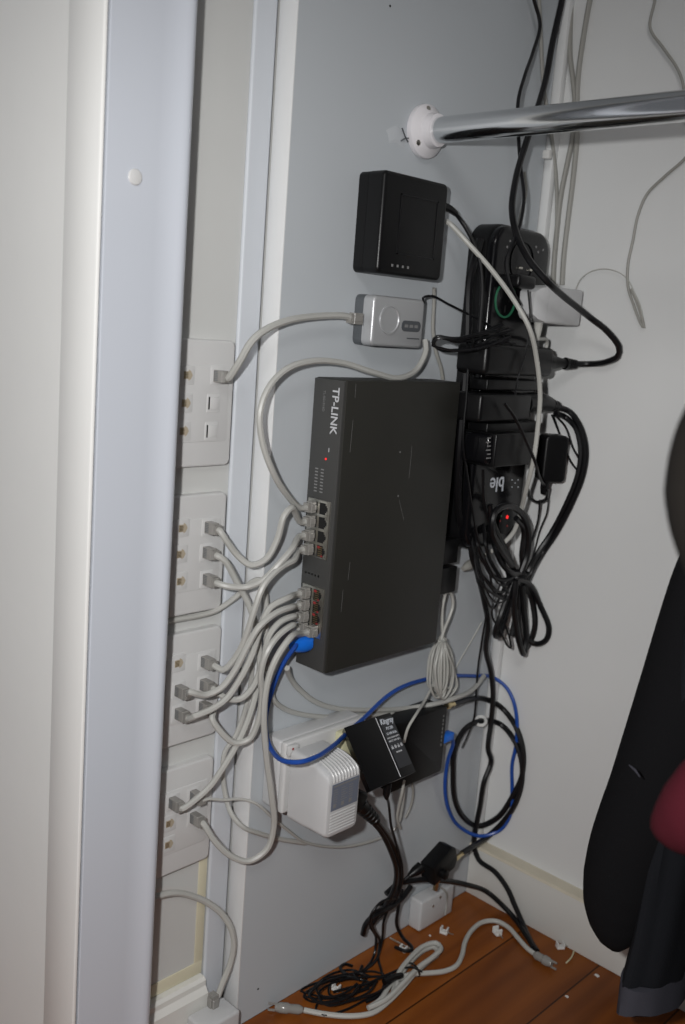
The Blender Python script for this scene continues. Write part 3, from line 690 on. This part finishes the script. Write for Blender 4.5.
# ---- pale hank under switch
hk = thing('cable_hank', 'thin pale grey phone lead wound into a tied hank hanging beside the switch', 'cable', PX(440,697,.03))
bb = B(); tube(bb, [A(*p) for p in ((444,594,.02),(450,592,.02),(453,604,.02),(449,618,.02),(444,630,.022),(441,640,.024))], .0020, 6); obj('loop', bb, 'cord_w', hk)
bb = B(); tube(bb, [A(*p) for p in ((446,592,.02),(443,604,.02),(442,620,.02),(443,636,.022))], .0020, 6); obj('loop', bb, 'cord_w', hk)
for k in range(17):
    u = (k-8)/8; w = 18*abs(u)+2; s = 1 if u >= 0 else -1; x = .014+.018*random.random(); d_ = random.uniform(0,12); s += random.uniform(-.9,.9)
    bb = B(); tube(bb, [A(*p) for p in ((442+s*.6,636,.022),(441+u*10,652,x),(441+u*15+random.uniform(-3,3),670,x),(441+u*14+random.uniform(-3,3),687,x),(441+u*5,699-d_,x),(441-u*5,690-d_*.5,x+.004),(441-u*9,668,x+.004),(442-u*4,648,x),(442,638,.022))], .0014, 6)
    obj('loop', bb, 'cord_w', hk)
bb = B(); tube(bb, [A(442+4.5*math.cos(u),640+2*math.sin(u),.024+.004*math.sin(u)) for u in [2*PI*i/10 for i in range(11)]], .0012, 6); obj('tie', bb, 'cord_w', hk)
cord('thin grey wire slanting from the hank across the small black box', [(438,668,.02),(433,684,.022),(425,700,.03),(415,716,.05),(408,728,.05),(404,742,.045)], .0016, 'cord_w', name='thin_wire')
cord('thin pale wire from the powerboard foot slanting to the hank', [(482,622,.004),(470,643,.003),(459,662,.003),(450,680,.003)], .0008, 'cord_w', name='thin_wire')
bb = B(); tube(bb, [A(463,569,.014),A(468,566,.014),A(474,562,.014),A(480,561,.016)], [.003,.006,.0055,.003], 12)
tag(obj('cable_connector', bb, 'cord_wall'), 'oval grey cord connector poking out under the powerboard foot', 'connector')
# ================================================================== COAX COIL
cx = thing('coax_cable', 'thick black coaxial cable coiled in two big loops by the corner', 'cable', A(480,826,.006))
bb = B(); tube(bb, [A(*p) for p in ((448,706,.024),(455,704,.022),(466,700,.016),(485,699,.010),(502,708,.008),(516,727,.008),(523,750,.008),(522,775,.012),(512,797,.014),(498,817,.014),(480,826,.012),(464,818,.010),(455,800,.008),(453,775,.008),(455,748,.008),(465,729,.008),(482,721,.010),(500,724,.012),(513,738,.016),(521,758,.018),(522,780,.018),(516,802,.018),(503,822,.020),(487,837,.024),(470,848,.028),(462,853,.030))], .0036, 8); obj('cord', bb, 'black_cord', cx)
def conn(a, c_, r, m='brass', par=cx):
    bb = B(); L = (c_-a).length; lathe(bb, [(r*.8,0),(r,L*.1),(r,L*.45),(r*.75,L*.5),(r*.75,L)], zaxis(a, c_-a), 6); obj('connector', bb, m, par)
conn(PX(446,706,.024), PX(454,704,.024), .0045); conn(PX(453,860,.032), PX(463,853,.030), .0042)
bb = B(); tube(bb, [A(481+5*math.cos(u),721+4.5*math.sin(u),.011+.007*math.sin(u+.8)) for u in [2*PI*i/10 for i in range(11)]], .0022, 6); obj('tie', bb, 'tie', cx)
# ================================================================== DOUBLE POWER OUTLET + ADAPTERS
a = PX(282,742,.026); c_ = PX(279,812,.026)
oy, oz1 = a.y, PX(282,742,.026).z; oz0 = oz1-.076
po = thing('power_outlet', 'white surface mounted double power outlet with a red dotted rocker switch', 'power outlet', (0,oy+.058,oz0))
bb = B(); box(bb, (.0004,oy,oz0), (.024,oy+.118,oz1), .003, 3); obj('mounting_block', bb, 'white_pl', po)
bb = B(); box(bb, (.0245,oy-.0005,oz0-.0005), (.033,oy+.1185,oz1+.0005), .0025, 3); obj('face_plate', bb, 'plate', po)
q = PX(292,749,.034); bb = B(); box(bb, (.0325,q.y-.007,q.z-.0055), (.0375,q.y+.007,q.z+.0055), .0015, 2, None); rk = obj('rocker', bb, 'plate', po)
q2 = PX(293,749,.0377); bb = B(); lathe(bb, [(.0013,0),(.0013,.0004)], zaxis(q2, X1), 12); obj('on_mark', bb, 'red', rk)
q = PX(342,742,.033); bb = B(); box(bb, (.033,q.y-.012,q.z-.02), (.045,q.y+.008,q.z+.016), .002); obj('socket_shroud', bb, 'yellowp', po)
# white adapter
wa = thing('power_adapter', 'white wall power adapter with ribbed sides and a blue grey rating label', 'power adapter', PX(325,838,.06))
XF = .092
fa = PX(330,781,XF); fbm = PX(325,838,XF); fr = PX(361,768,XF); 
ya, yb = fa.y, fr.y; za, zb = fa.z, fbm.z+.001
bb = B(); h = za-zb; w = yb-ya
rings = []
for x, g_, t_ in ((.0385,.000,.0),(.041,.0,.0),(.060,.0,.0),(.072,.0005,.001),(XF-.003,.001,.006),(XF-.0008,.002,.008),(XF,.004,.010)):
    pts = rrect(w-2*g_+.004, h+.016-2*g_-t_, .006, 4, 0, .004-t_*.6)
    rings.append([V((x,(ya+yb)/2+p[0],(za+zb)/2+p[1])) for p in pts])
loft(bb, rings); obj('case', bb, 'white_pl', wa)
bb = B(); cy = (ya+yb)/2
for k in range(9):
    y = ya+.006+k*(w-.010)/8
    tube(bb, [V((.058,y,za+.0118)),V((.070,y,za+.0112)),V((.084,y,za+.0072)),V((XF-.001,y,za+.002)),V((XF+.0002,y,za-.004))], .0011, 6)
obj('vent_rib', bb, 'plate', wa)
bb = B()
for k in range(7):
    z = zb+.001+k*.0032; box(bb, (XF-.0006,ya+.004,z), (XF+.0006,yb-.004,z+.0014), .0003, 1)
obj('vent_rib', bb, 'plate', wa)
lz1, lz0 = za-.006, za-.034
bb = B(); box(bb, (XF-.0004,ya+.004,lz0), (XF+.0004,yb-.002,lz1), .0002, 1); lb = obj('rating_label', bb, 'label', wa)
bb = B(); box(bb, (XF+.0003,ya+.006,lz1-.003), (XF+.0006,yb-.004,lz1-.0015))
for k in range(6):
    for j in range(3):
        y = ya+.006+j*.011; z = lz1-.006-k*.0025
        box(bb, (XF+.0003,y,z-.0007), (XF+.0006,min(yb-.004,y+.006+.003*((k*j)%2)),z))
for j in range(3): box(bb, (XF+.0003,ya+.007+j*.011,lz0+.003), (XF+.0006,ya+.011+j*.011,lz0+.007))
obj('printing', bb, 'print_dim', lb)
bb = B(); box(bb, (.034,ya+.02,zb+.012), (.050,yb+.008,zb+.034), .003); obj('side_lug', bb, 'yellowp', wa)
# Kingray adapter, tilted
ka = thing('power_adapter', 'tilted black power adapter printed Kingray in white, half over the white adapter', 'power adapter', PX(375,788,.06))
T0 = PX(375,717,.062); T1 = PY(401,778,T0.y)                 # the ridge of its front face: leans out towards the foot
Dn = (T1-T0); kL = Dn.length; Dn.normalize(); Nn = V((-Dn.z, 0, Dn.x)); 
wl_ = abs(T0.y-PX(344,728,.062).y); 
fkk = frame(T0, Y1, -Dn, Nn)                                  # local x = along wall, y = up the adapter, z = outwards
bb = B(); prism(bb, [(-wl_+.026,-.034),(.026,-.034),(.032,-.034),(.032,-.009),(.0305,-.0065),(.001,0),(-wl_,0),(-wl_+.0035,-.004)], 0, kL, frame(T0, Y1, Nn, Dn)); obj('case', bb, 'black', ka)
bb = B(); tube(bb, [T0+Nn*.0002+Dn*.001, T0+Nn*.0002+Dn*(kL-.001)], .00045, 5, smooth=False); obj('seam', bb, 'print', ka)
sl = math.atan2(.0065,.030)
fk = frame(T0+Y1*.016+Nn*(-.0033)+Dn*(kL*.46), (Y1*math.cos(sl)-Nn*math.sin(sl)), -Dn, (Nn*math.cos(sl)+Y1*math.sin(sl)))@M.Translation((0,0,-.1046))
kw, kh = .030, .070
bb = B(); prism(bb, rrect(.026,kL*.8,.001), .1047, .1052, fk); lb = obj('rating_label', bb, 'label_k', ka)
ux = (fk.to_3x3()@V((1,0,0))); uy = (fk.to_3x3()@V((0,1,0)))
def kt(s, y, size, m='print_w', nm='lettering', shear=0, off=0):
    return text(nm, s, size, fk@V((0,y,.1054)), ux, uy, m, lb, align='CENTER', shear=shear, off=off)
kt('Kingray', .0235, .0085, nm='brand_lettering', shear=.25, off=.00015); kt('PS1200', .0155, .0046); kt('12-18V 0.5A', .0100, .0040)
kt('SWITCHMODE SUPPLY', .0055, .0024, 'print'); kt('INPUT 240V 50Hz', .002, .0030, 'print'); 
bb = B()
for k in range(4):
    m_ = fk@M.Translation((-.0095+k*.0062,-.0045,.1052)); 
    if k%2: lathe(bb, [(.0020,0),(.0020,.0002),(.0013,.0003),(.0013,.0001)], m_, 14)
    else: box(bb, (-.0018,-.0019,0), (.0018,.0004,.0003), mtx=m_); box(bb, (-.0004,.0004,0), (.0004,.0022,.0003), mtx=m_)
for k in range(3): box(bb, (-.006+k*.004,-.0112,.1052), (-.003+k*.004,-.0096,.1055), mtx=fk)
obj('symbols', bb, 'print', lb)
q = PX(388,783,T1.x-.02); bb = B(); tube(bb, [q, q+V((.0,-.001,-.012)), q+V((0,0,-.018))], [.0042,.004,.002], 10); obj('strain_relief', bb, 'black', ka)
kq = q+V((0,0,-.016))
# small black box behind
sm = thing('splitter_box', 'flat black amplifier box on the panel behind the tilted black adapter', 'amplifier box', PX(425,780,.02))
a = PX(448,706,.030); c_ = PX(442,771,.030); l_ = PX(402,787,.030)
by0 = PX(396,722,.030).y
f6 = frame(V((0,by0,a.z)), Y1, Z1, X1)
WW = a.y-by0; HH = a.z-c_.z
bb = B(); prism(bb, rrect(WW,HH,.004,4,WW/2,-HH/2), .0005, .030, f6, .0015); obj('case', bb, 'black', sm)
bb = B()
for k in range(8): 
    z = -.010-k*.0052; box(bb, (WW-.0075,z-.0022-.001*(k%2),.0299), (WW-.0058,z,.0302), mtx=f6)
obj('lettering', bb, 'print_dim', sm)
bb = B(); q = f6@V((WW,-HH+.018,.018)); box(bb, (q.x-.004,q.y-.001,q.z-.004), (q.x+.004,q.y+.008,q.z+.004), .001); obj('knob', bb, 'black', sm)
# figure of eight black plug under Kingray
bp = thing('power_plug', 'black mains plug with ribbed collar under the tilted black adapter', 'power plug', PX(352,812,.05))
bb = B(); m_ = frame(PX(352,800,.066), (Y1*.85-Z1*.5).normalized(), (Z1*.85+Y1*.5).normalized(), X1); box(bb, (-.013,-.010,-.026), (.015,.013,.008), .004, 3, m_); obj('body', bb, 'black', bp)
s0, s1 = PX(358,803,.066), PX(376,821,.066); collar(bp, s0, s1, .0095, .006)
cord('thick black cord from the ribbed plug bowing down to the tangle, right of the pair', [s1,(386,834,.06),(395,852,.05),(400,870,.04),(398,888,.03),(391,902,.026),(384,912,.022),(374,920,.018)], .0028, 'black_cord', name='power_cable')
cord('thick black cord from the ribbed plug bowing down to the tangle, left of the pair', [s1+V((0,-.004,-.001)),(381,832,.062),(390,850,.055),(396,870,.045),(394,888,.034),(387,903,.028),(379,914,.024),(372,924,.018)], .0028, 'black_cord', name='power_cable')
cord('thin black lead from the tilted adapter joining the pair of thick cords', [kq,(389,806,.065),(391,825,.062),(396,843,.056),(402,866,.046),(401,886,.034),(394,904,.026)], .0016, 'black_cord', name='power_cable')
cord('pale thin lead hanging below the tilted black adapter', [(404,780,.03),(402,793,.03),(399,806,.024),(397,818,.018),(400,828,.012)], .0018, 'cord_w', name='thin_wire')
cord('second pale thin lead just right, hanging below the flat black box', [(412,782,.012),(413,795,.01),(410,808,.008),(405,818,.008)], .0014, 'cord_wall', name='thin_wire')
# ================================================================== INLINE BLACK BOX + WHITE BOX AT THE FLOOR
ib = thing('inline_amplifier', 'small black inline amplifier block with brass connectors above the white floor box', 'inline amplifier', PX(437,880,.03))
ctr = PX(438,863,.034); m_ = frame(ctr, (Y1*.93+Z1*.30).normalized(), (Z1*.93-Y1*.30).normalized(), X1)
bb = B(); prism(bb, [(-.022,-.014),(.018,-.016),(.025,-.008),(.025,.010),(.018,.016),(-.020,.012)], -.010, .011, m_, .002); obj('body', bb, 'black', ib)
bb = B(); q = m_@V((-.006,-.006,.011)); lathe(bb, [(.006,0),(.006,.006),(.004,.007)], zaxis(q, X1), 14); obj('boss', bb, 'black', ib)
q0, q1_ = PX(421,867,.034), PX(409,876,.030); bb = B(); tube(bb, [q0,(q0+q1_)/2,q1_], [.007,.006,.003], 12); obj('strain_relief', bb, 'black', ib)
q = m_@V((-.002,-.015,.0)); conn(q, q+V((0,-.003,-.022)), .0048, 'brass', ib)
cord('short black lead from the inline amplifier left into the tangle', [q1_,(403,881,.026),(397,889,.022),(390,897,.02),(380,905,.02)], .0022, 'black_cord', name='power_cable')
wb = thing('outlet_box', 'white box on the floor against the panel with a brass connector on top', 'outlet box', PX(425,931,.02))
n0 = PZ(419,933,0.0); 
yA = n0.y; xA = n0.x; zt = PX(424,902,xA).z; yB = min(PZ(445,913,0).y, BACK-.022) 
bb = B(); box(bb, (.0004,yA,.0004), (xA,yA+.068,zt), .003, 3); obj('housing', bb, 'white_pl', wb)
bb = B(); 
for (px,py) in ((433,906),(440,897)): lathe(bb, [(.0018,0),(.0018,.001)], zaxis(PX(px,py,xA), X1), 10)
obj('screw', bb, 'metal', wb)
cord('thin grey lead curving from the white floor box down its right side', [(440,887,.02),(446,892,.024),(447,903,.02),(445,915,.012)], .0012, 'cord_wall', name='thin_wire')
# ================================================================== TANGLE ON THE FLOOR
tg = thing('cable_tangle', 'thin black leads heaped in a loose tangle on the floorboards by the panel', 'cable', PZ(350,985,.0))
def fl_loop(pts, r, par=tg, m='black_cord', nm='loop'):
    bb = B(); tube(bb, [(PZ(p[0],p[1],p[2]+r) if len(p) == 3 else A(p[0],p[1],p[2])) for p in pts], r, 6); return obj(nm, bb, m, par)
loop([(394,905,.028),(385,908,.03),(374,912,.028),(370,925,.02),(376,938,.016),(374,955,.012),(366,968,.012),(352,978,.012)], .0016, tg)
loop([(396,898,.028),(380,903,.032),(371,915,.03),(374,930,.022),(380,942,.018),(378,956,.014),(381,970,.02),(384,984,.03),(378,996,.03),(366,1002,.03)], .0016, tg)
loop([(390,905,.028),(384,920,.022),(382,940,.016),(376,960,.012),(360,972,.010),(340,978,.010)], .0016, tg)
loop([(402,890,.026),(398,910,.02),(397,926,.014),(403,938,.014),(411,946,.018),(412,950,.02),(405,951,.02),(395,947,.016)], .0022, tg)
loop([(411,886,.026),(402,898,.026),(389,908,.028),(376,914,.028),(366,924,.022),(363,934,.016)], .0034, tg)
rt_ = random.Random(21)
for k in range(8):
    j = lambda w: rt_.uniform(-w,w); z = .001+.0030*k
    cx_, cy_ = 345+j(10), 988+j(3); wx = 30+j(9); wy = 11+j(4); tl = -.20+j(.12); ph = j(.6)
    pts = []
    for i in range(9):
        u = ph+i*(2*PI-.5)/8
        X_ = cx_+wx*math.cos(u)*(1+j(.12)); pts.append((X_, cy_+wy*math.sin(u)+tl*(X_-cx_)+j(1.2), z+.002*math.sin(u*2)))
    fl_loop(pts, .0013)
fl_loop([(398,970,.012),(384,976,.012),(366,984,.014),(348,988,.014),(333,992,.012)], .0016)
fl_loop([(352,966,.004),(345,964,.01),(340,968,.012),(346,974,.012),(358,973,.01),(362,966,.008)], .0018)
fl_loop([(318,1002,.004),(316,1010,.004),(324,1015,.003),(345,1010,.004),(365,1000,.005),(385,990,.006)], .0013)
bb = B(); tube(bb, [PZ(384,982,.020),PZ(392,978,.020),PZ(402,975,.018)], [.004,.0045,.003], 8); obj('connector', bb, 'black', tg)
wc = thing('mains_cable', 'pale grey mains cord tied in a figure of eight on the floorboards with clear ends', 'cable', PZ(420,975,.0))
def wl(pts, nm='loop', r=.0030): 
    bb = B(); tube(bb, [PZ(*p) for p in pts], r, 8); return obj(nm, bb, 'cord_w', wc)
wl([(304,1010,.004),(325,1014,.004),(350,1016,.004),(372,1013,.004),(388,1002,.005),(402,988,.007),(416,972,.009),(430,960,.009),(438,953,.009),(434,947,.009),(424,950,.009),(412,960,.010),(402,972,.010),(390,985,.008),(380,1000,.006),(368,1008,.004)])
wl([(368,1008,.010),(385,1000,.011),(400,986,.013),(418,968,.015),(434,956,.016),(441,948,.016),(436,943,.016),(424,946,.016),(410,958,.016),(398,975,.014),(396,990,.010),(392,996,.007)])
wl([(392,996,.007),(398,980,.009),(412,974,.009),(428,973,.006),(445,971,.004),(456,966,.004),(462,955,.004),(465,942,.004),(472,930,.004),(483,922,.004),(496,921,.004),(508,927,.004),(518,938,.004),(528,949,.004),(535,954,.004)])
bb = B(); tube(bb, [PZ(407,966,.001),PZ(411,963,.018),PZ(417,968,.021),PZ(419,976,.004),PZ(413,975,.001)], .0012, 6); tube(bb, [PZ(405,968,.018),PZ(412,967,.022),PZ(422,972,.019)], .0012, 6); obj('tie', bb, 'black_cord', wc)
def clear_plug(p0, p1, nm='clear_connector'):
    d = (p1-p0); L = d.length; m_ = zaxis(p0, d)
    bb = B(); lathe(bb, [(.0030,0),(.0052,L*.15),(.0048,L*.5),(.0058,L*.55),(.0058,L*.8),(.004,L)], m_, 12)
    for s in (-1,1): box(bb, (-.001,s*.004-.0008,L*.8), (.001,s*.004+.0008,L*1.25), mtx=m_)
    obj(nm, bb, 'plug', wc)
clear_plug(PZ(303,1010,.007), PZ(275,1007,.007)); clear_plug(PZ(534,954,.006), PZ(552,964,.006))
# cable clips and scraps
def clip(px, py, z, lab, s=1.0, yaw=0):
    p = thing('cable_clip', lab, 'cable clip', PZ(px,py,0), None)
    q = PZ(px,py,z); q.z = z; m_ = M.Translation(q)@M.Rotation(yaw,4,'Z')@M.Scale(s,4)
    bb = B(); box(bb, (-.005,-.004,0), (.005,.004,.003), .0006, 1, m_); box(bb, (-.005,-.004,.003), (-.0028,.004,.008), .0006, 1, m_); box(bb, (.0028,-.004,.003), (.005,.004,.008), .0006, 1, m_)
    obj('saddle', bb, 'tie', p)
    bb = B(); lathe(bb, [(.0007,-.002),(.0007,.010)], m_@M.Translation((.0065,0,.0024))@M.Rotation(PI/2,4,'Y')@M.Translation((0,0,-.004)), 8); obj('nail', bb, 'metal', p)
clip(444,933,0.0003, 'white cable clip on the floorboards right of the white floor box', 1.0, .3)
clip(497,934,0.0003, 'white cable clip on the floorboards under the arch of the pale cord', 1.1, -.4)
clip(560,948,0.0003, 'white cable clip on the floorboards against the back skirting', 1.0, .9)
clip(403,951,0.0003, 'white cable clip lying beside the tied figure of eight cord', .9, .2)
clip(336,990,0.010, 'white cable clip half buried in the black tangle', .9, .2)
p = PZ(400,944,.002); bb = B(); tube(bb, [PZ(390,938,.004),PZ(411,949,.004)], .0011, 6, smooth=False)
tag(obj('loose_nail', bb, 'metal'), 'thin pale metal pin lying on the boards above the tied cord', 'pin')
for (px,py,s,lab) in ((567,997,.0022,'tiny white scrap on the floorboard in front of the far clip'),(597,976,.003,'tiny white flake near the back skirting, left of the clothes'),(430,936,.0016,'tiny pale crumb beside the white floor box')):
    q = PZ(px,py,.0); bb = B(); prism(bb, [(-s,-s*.5),(s*.7,-s*.8),(s,s*.2),(0,s*.7),(-s*.8,s*.4)], .0002, .0012, M.Translation(q)); tag(obj('scrap', bb, 'tie'), lab, 'scrap')
q = PZ(569,958,.002); bb = B(); tube(bb, [PZ(574,951,.002),PZ(571,958,.004),PZ(566,963,.002)], .0009, 6); tag(obj('wood_sliver', bb, 'yellowp'), 'thin yellowish sliver on the boards by the far clip', 'sliver')
# ================================================================== CORNER CORDS (upper right)
def wallcord(label, pts, r, m, nm='network_cable', off=.005):
    return cord(label, [(p[0],p[1],.008,off) for p in pts], r, m, name=nm)
wallcord('left of two grey cords falling down the corner past the rail', [(571,-20),(571,0),(570,54),(573,80),(575,103),(573,135),(567,165),(561,195),(557,230),(554,265),(553,290)], .0031, 'cord_wall')
wallcord('right of two grey cords falling down the corner past the rail', [(595,-20),(590,0),(583,40),(578,78),(577,105),(577,136),(573,180),(568,220),(564,255),(562,285)], .0031, 'cord_wall')
cord('faint grey cord tucked deepest in the corner behind the black cords', [(537,-20,.006),(539,0,.006),(541,40,.006),(543,80,.006),(547,110,.006),(552,140,.008),(556,176,.008),(557,212,.008),(556,250,.008)], .0022, 'cord_wall', name='network_cable')
cord('second faint grey cord showing beside the thin black cord', [(524,172,.004),(526,190,.004),(522,210,.004),(518,228,.004)], .0020, 'cord_wall', name='network_cable')
cord('thin black cord zigzagging down the corner left of the thick one', [(530,-20,.012),(534,0,.012),(540,24,.014),(533,52,.02),(525,75,.03),(518,103,.035),(519,146,.035),(521,170,.04),(524,195,.045),(520,225,.055),(512,245,.06),(506,262,.06),(510,285,.065),(520,305,.07)], .0020, 'black_cord', name='power_cable')
wallcord('grey cord on the back wall dropping behind the rail at the right', [(657,-20),(655,0),(650,27),(664,49),(677,68),(683,84),(685,110),(690,130),(692,145),(686,157),(665,176),(647,194),(638,215),(633,240),(628,264),(628,287),(634,306),(641,324),(644,328),(642,318),(636,300),(631,289)], .0016, 'cord_wall')
wallcord('hair thin grey wire arching from the white adapter to the back wall cord', [(576,289,.5,.02),(580,280,.5,.01),(590,272),(603,269),(618,272),(628,280),(634,292),(640,305),(643,318)], .0007, 'cord_w', 'thin_wire')
q = A(548,155,.012,.004); bb = B(); box(bb, (q.x-.004,q.y-.006,q.z-.005), (q.x+.005,q.y+.002,q.z+.005), .0012, 2)
tag(obj('cable_clip', bb, 'tie'), 'small white cable clip in the corner just under the rail', 'cable clip')
# ================================================================== CLOTHES
def garm(rows, N=40, fold=.010, seed=1):
    rnd = random.Random(seed); ph = [rnd.uniform(0,6.3) for _ in range(4)]; rings = []
    fine = []
    for a, c_ in zip(rows, rows[1:]):
        for k in range(6): fine.append([a[j]+(c_[j]-a[j])*k/6 for j in range(5)])
    fine.append(list(rows[-1])); T = len(fine)
    for i, (x, y, z, rx, ry) in enumerate(fine):
        f_ = fold*min(1, .25+i/T); ring = []
        for j in range(N):
            a = 2*PI*j/N; w = f_*(math.sin(5*a+ph[0]+z*3)*.6+math.sin(9*a+ph[1]-z*5)*.4)
            ring.append(V((x+(rx+w)*math.copysign(abs(math.cos(a))**.8, math.cos(a)), y+(ry+w*.4)*math.copysign(abs(math.sin(a))**.8, math.sin(a)), z+(.004*math.sin(3*a+ph[2]) if i == T-1 else 0))))
        rings.append(ring)
    bb = B(); loft(bb, rings); return bb
def hanger(par, x):
    bb = B(); tube(bb, [V((x,RY-.19,.845)),V((x,RY-.10,.868)),V((x,RY,.895)),V((x,RY+.10,.868)),V((x,RY+.19,.845))], .006, 8); obj('hanger', bb, 'black', par)
    r = .0160; bb = B(); tube(bb, [V((x,RY,.893)),V((x,RY,.925)),V((x,RY+.010,RZ-.0135))]+[V((x,RY+r*math.cos(a),RZ+r*math.sin(a))) for a in (-.5,.2,.9,1.6,2.3,3.0,3.5)], .0014, 8); obj('hook', bb, 'metal', par)
def sleeve(rows):    # (px, py, Y, radius in px)
    P = []; R = []
    for px, py, Y, r in rows:
        if Y is None: P.append(px); R.append(r); continue
        p = PY(px,py,Y); dep = (p-CAM).dot(FW); P.append(p); R.append(r*dep/FPX)
    return P, R
def sleeve_mesh(rows, flat=1):
    P, R = sleeve(rows); bb = B(); pts = smooth_path(P, .012)
    tube(bb, P, R, 28, flat); return bb
jk = thing('jacket', 'black jacket hanging at the right with its long sleeve reaching towards the skirting', 'jacket', (.48,RY,.3))
bb = garm([(.49,RY,.885,.02,.04),(.49,RY,.865,.025,.13),(.49,RY-.01,.80,.030,.18),(.49,RY-.01,.60,.032,.17),(.485,RY,.40,.034,.16),(.48,RY+.01,.22,.034,.15),(.478,RY+.01,.06,.034,.15)], seed=3)
obj('body', bb, 'blackcloth', jk); hanger(jk, .49)
bb = sleeve_mesh([(V((.485,.70,.85)),0,None,.025),(V((.45,.72,.78)),0,None,.045),(768,500,.78,60),(725,600,.78,56),(688,700,.78,50),(654,790,.78,44),(632,845,.78,41),(622,880,.78,38),(617,905,.78,33),(616,925,.78,26),(616,940,.78,17),(616,949,.78,6)])
slv = obj('sleeve', bb, 'blackcloth', jk)
bb = B(); tube(bb, [PY(629,765,.70),PY(635,770,.70),PY(640,777,.70)], [.0005,.0011,.0005], 6); obj('thread', bb, 'greycloth', slv)
ct = thing('coat', 'charcoal garment with a grey hem hanging low beside the black sleeve', 'coat', (.42,RY+.02,.12))
e_ = PY(626,975,.86)
bb = garm([(.405,RY,.885,.012,.04),(.405,RY,.865,.014,.12),(.40,RY+.02,.80,.015,.15),(.395,RY+.03,.60,.016,.13),(.382,RY+.035,.40,.018,.10),(.372,RY+.04,.24,.020,.095),(.366,RY+.04,.190,.022,.09)], seed=5, fold=.006)
obj('body', bb, 'slate', ct); hanger(ct, .405)
bb = garm([(.366,RY+.04,.191,.0235,.0915),(.366,RY+.04,.162,.0235,.0905)], seed=5, fold=.004); obj('hem', bb, 'greycloth', ct)
rd = thing('red_top', 'wine red garment whose cuff pokes in from the right edge', 'shirt', (.56,.7,.3))
bb = garm([(.58,RY,.885,.02,.04),(.58,RY,.865,.022,.13),(.58,RY,.80,.024,.18),(.58,RY-.02,.60,.024,.18),(.58,RY-.03,.42,.024,.18)], seed=8, fold=.006); obj('body', bb, 'redcloth', rd); hanger(rd, .58)
bb = sleeve_mesh([(V((.58,.70,.845)),0,None,.03),(V((.575,.63,.72)),0,None,.045),(830,690,.58,66),(760,770,.56,58),(715,805,.55,50),(690,818,.55,40),(672,824,.55,28),(660,826,.55,16),(653,827,.55,5)]); obj('sleeve', bb, 'redcloth', rd)
jp = thing('blur_stand_in', 'dark brown stand-in garment for the dark blur at the right edge above the jacket', 'blur_stand_in', (.66,.75,.4))  # brown garment made up to stand in for a dark out-of-focus blur
bb = garm([(.66,RY,.885,.02,.04),(.66,RY,.865,.022,.13),(.66,RY,.80,.024,.17),(.66,RY,.60,.024,.17),(.66,RY,.42,.024,.17)], seed=11, fold=.005); obj('body', bb, 'browncloth', jp); hanger(jp, .66)
bb = sleeve_mesh([(V((.66,.70,.85)),0,None,.035),(V((.64,.60,.80)),0,None,.045),(772,420,.45,76),(750,490,.45,82),(770,560,.45,78),(860,680,.48,60),(930,740,.52,50)]); obj('sleeve', bb, 'browncloth', jp)
# ================================================================== LIGHT
def light(name, kind, loc, e, size=.03, col=(1,1,1), aim=None, sy=None):
    ld = bpy.data.lights.new(name, kind); ld.energy = e; ld.color = col
    if kind == 'AREA':
        ld.size = size
        if sy: ld.shape = 'RECTANGLE'; ld.size_y = sy
    elif kind in ('POINT','SPOT'): ld.shadow_soft_size = size
    o = bpy.data.objects.new(name, ld); C.objects.link(o); o.location = loc
    if aim is not None: o.rotation_euler = (V(aim)-V(loc)).to_track_quat('-Z','Y').to_euler()
    return o
fpos = CAM - RT*.075 - DN*.045 - FW*.02
fl_ = light('camera_flash', 'SPOT', fpos, 27, .012, (1,.99,.98), aim=CAM+FW*1.0-RT*.24+DN*.25)
fl_.data.spot_size = math.radians(112); fl_.data.spot_blend = .7
light('room_lamp', 'AREA', (1.5,-.9,2.1), 8, .5, (1,.98,.96), aim=(.2,.9,.6))
w = bpy.data.worlds.new('world'); bpy.context.scene.world = w; w.use_nodes = True
w.node_tree.nodes['Background'].inputs[0].default_value = (.9,.93,1,1); w.node_tree.nodes['Background'].inputs[1].default_value = .12
vs = bpy.context.scene.view_settings
vs.view_transform = 'Standard'; vs.look = 'None'; vs.gamma = 1; vs.exposure = 0; vs.use_curve_mapping = False

# ------------------------------------------------------------------ kinds that repeat
GR = {'socket_plate':'white socket plates beside the jamb','patch_cable':'network patch cables between plates and switch','network_cable':'grey network cables in the corner',
 'power_cable':'power cables of the equipment','power_plug':'black power plugs','power_adapter':'power adapters','cable_clip':'white cable clips','thin_wire':'thin wires among the cables','cable_hank':'tied hanks of thin lead','scrap':'tiny white scraps on the floor'}
for o in bpy.data.objects:
    if o.parent is None and o.get('category'):
        k = o.name.split('.')[0]
        if k in GR: o['group'] = GR[k]
        n = len(o['label'].split())
        if n > 16: print('LONG', o.name, n, o['label'])
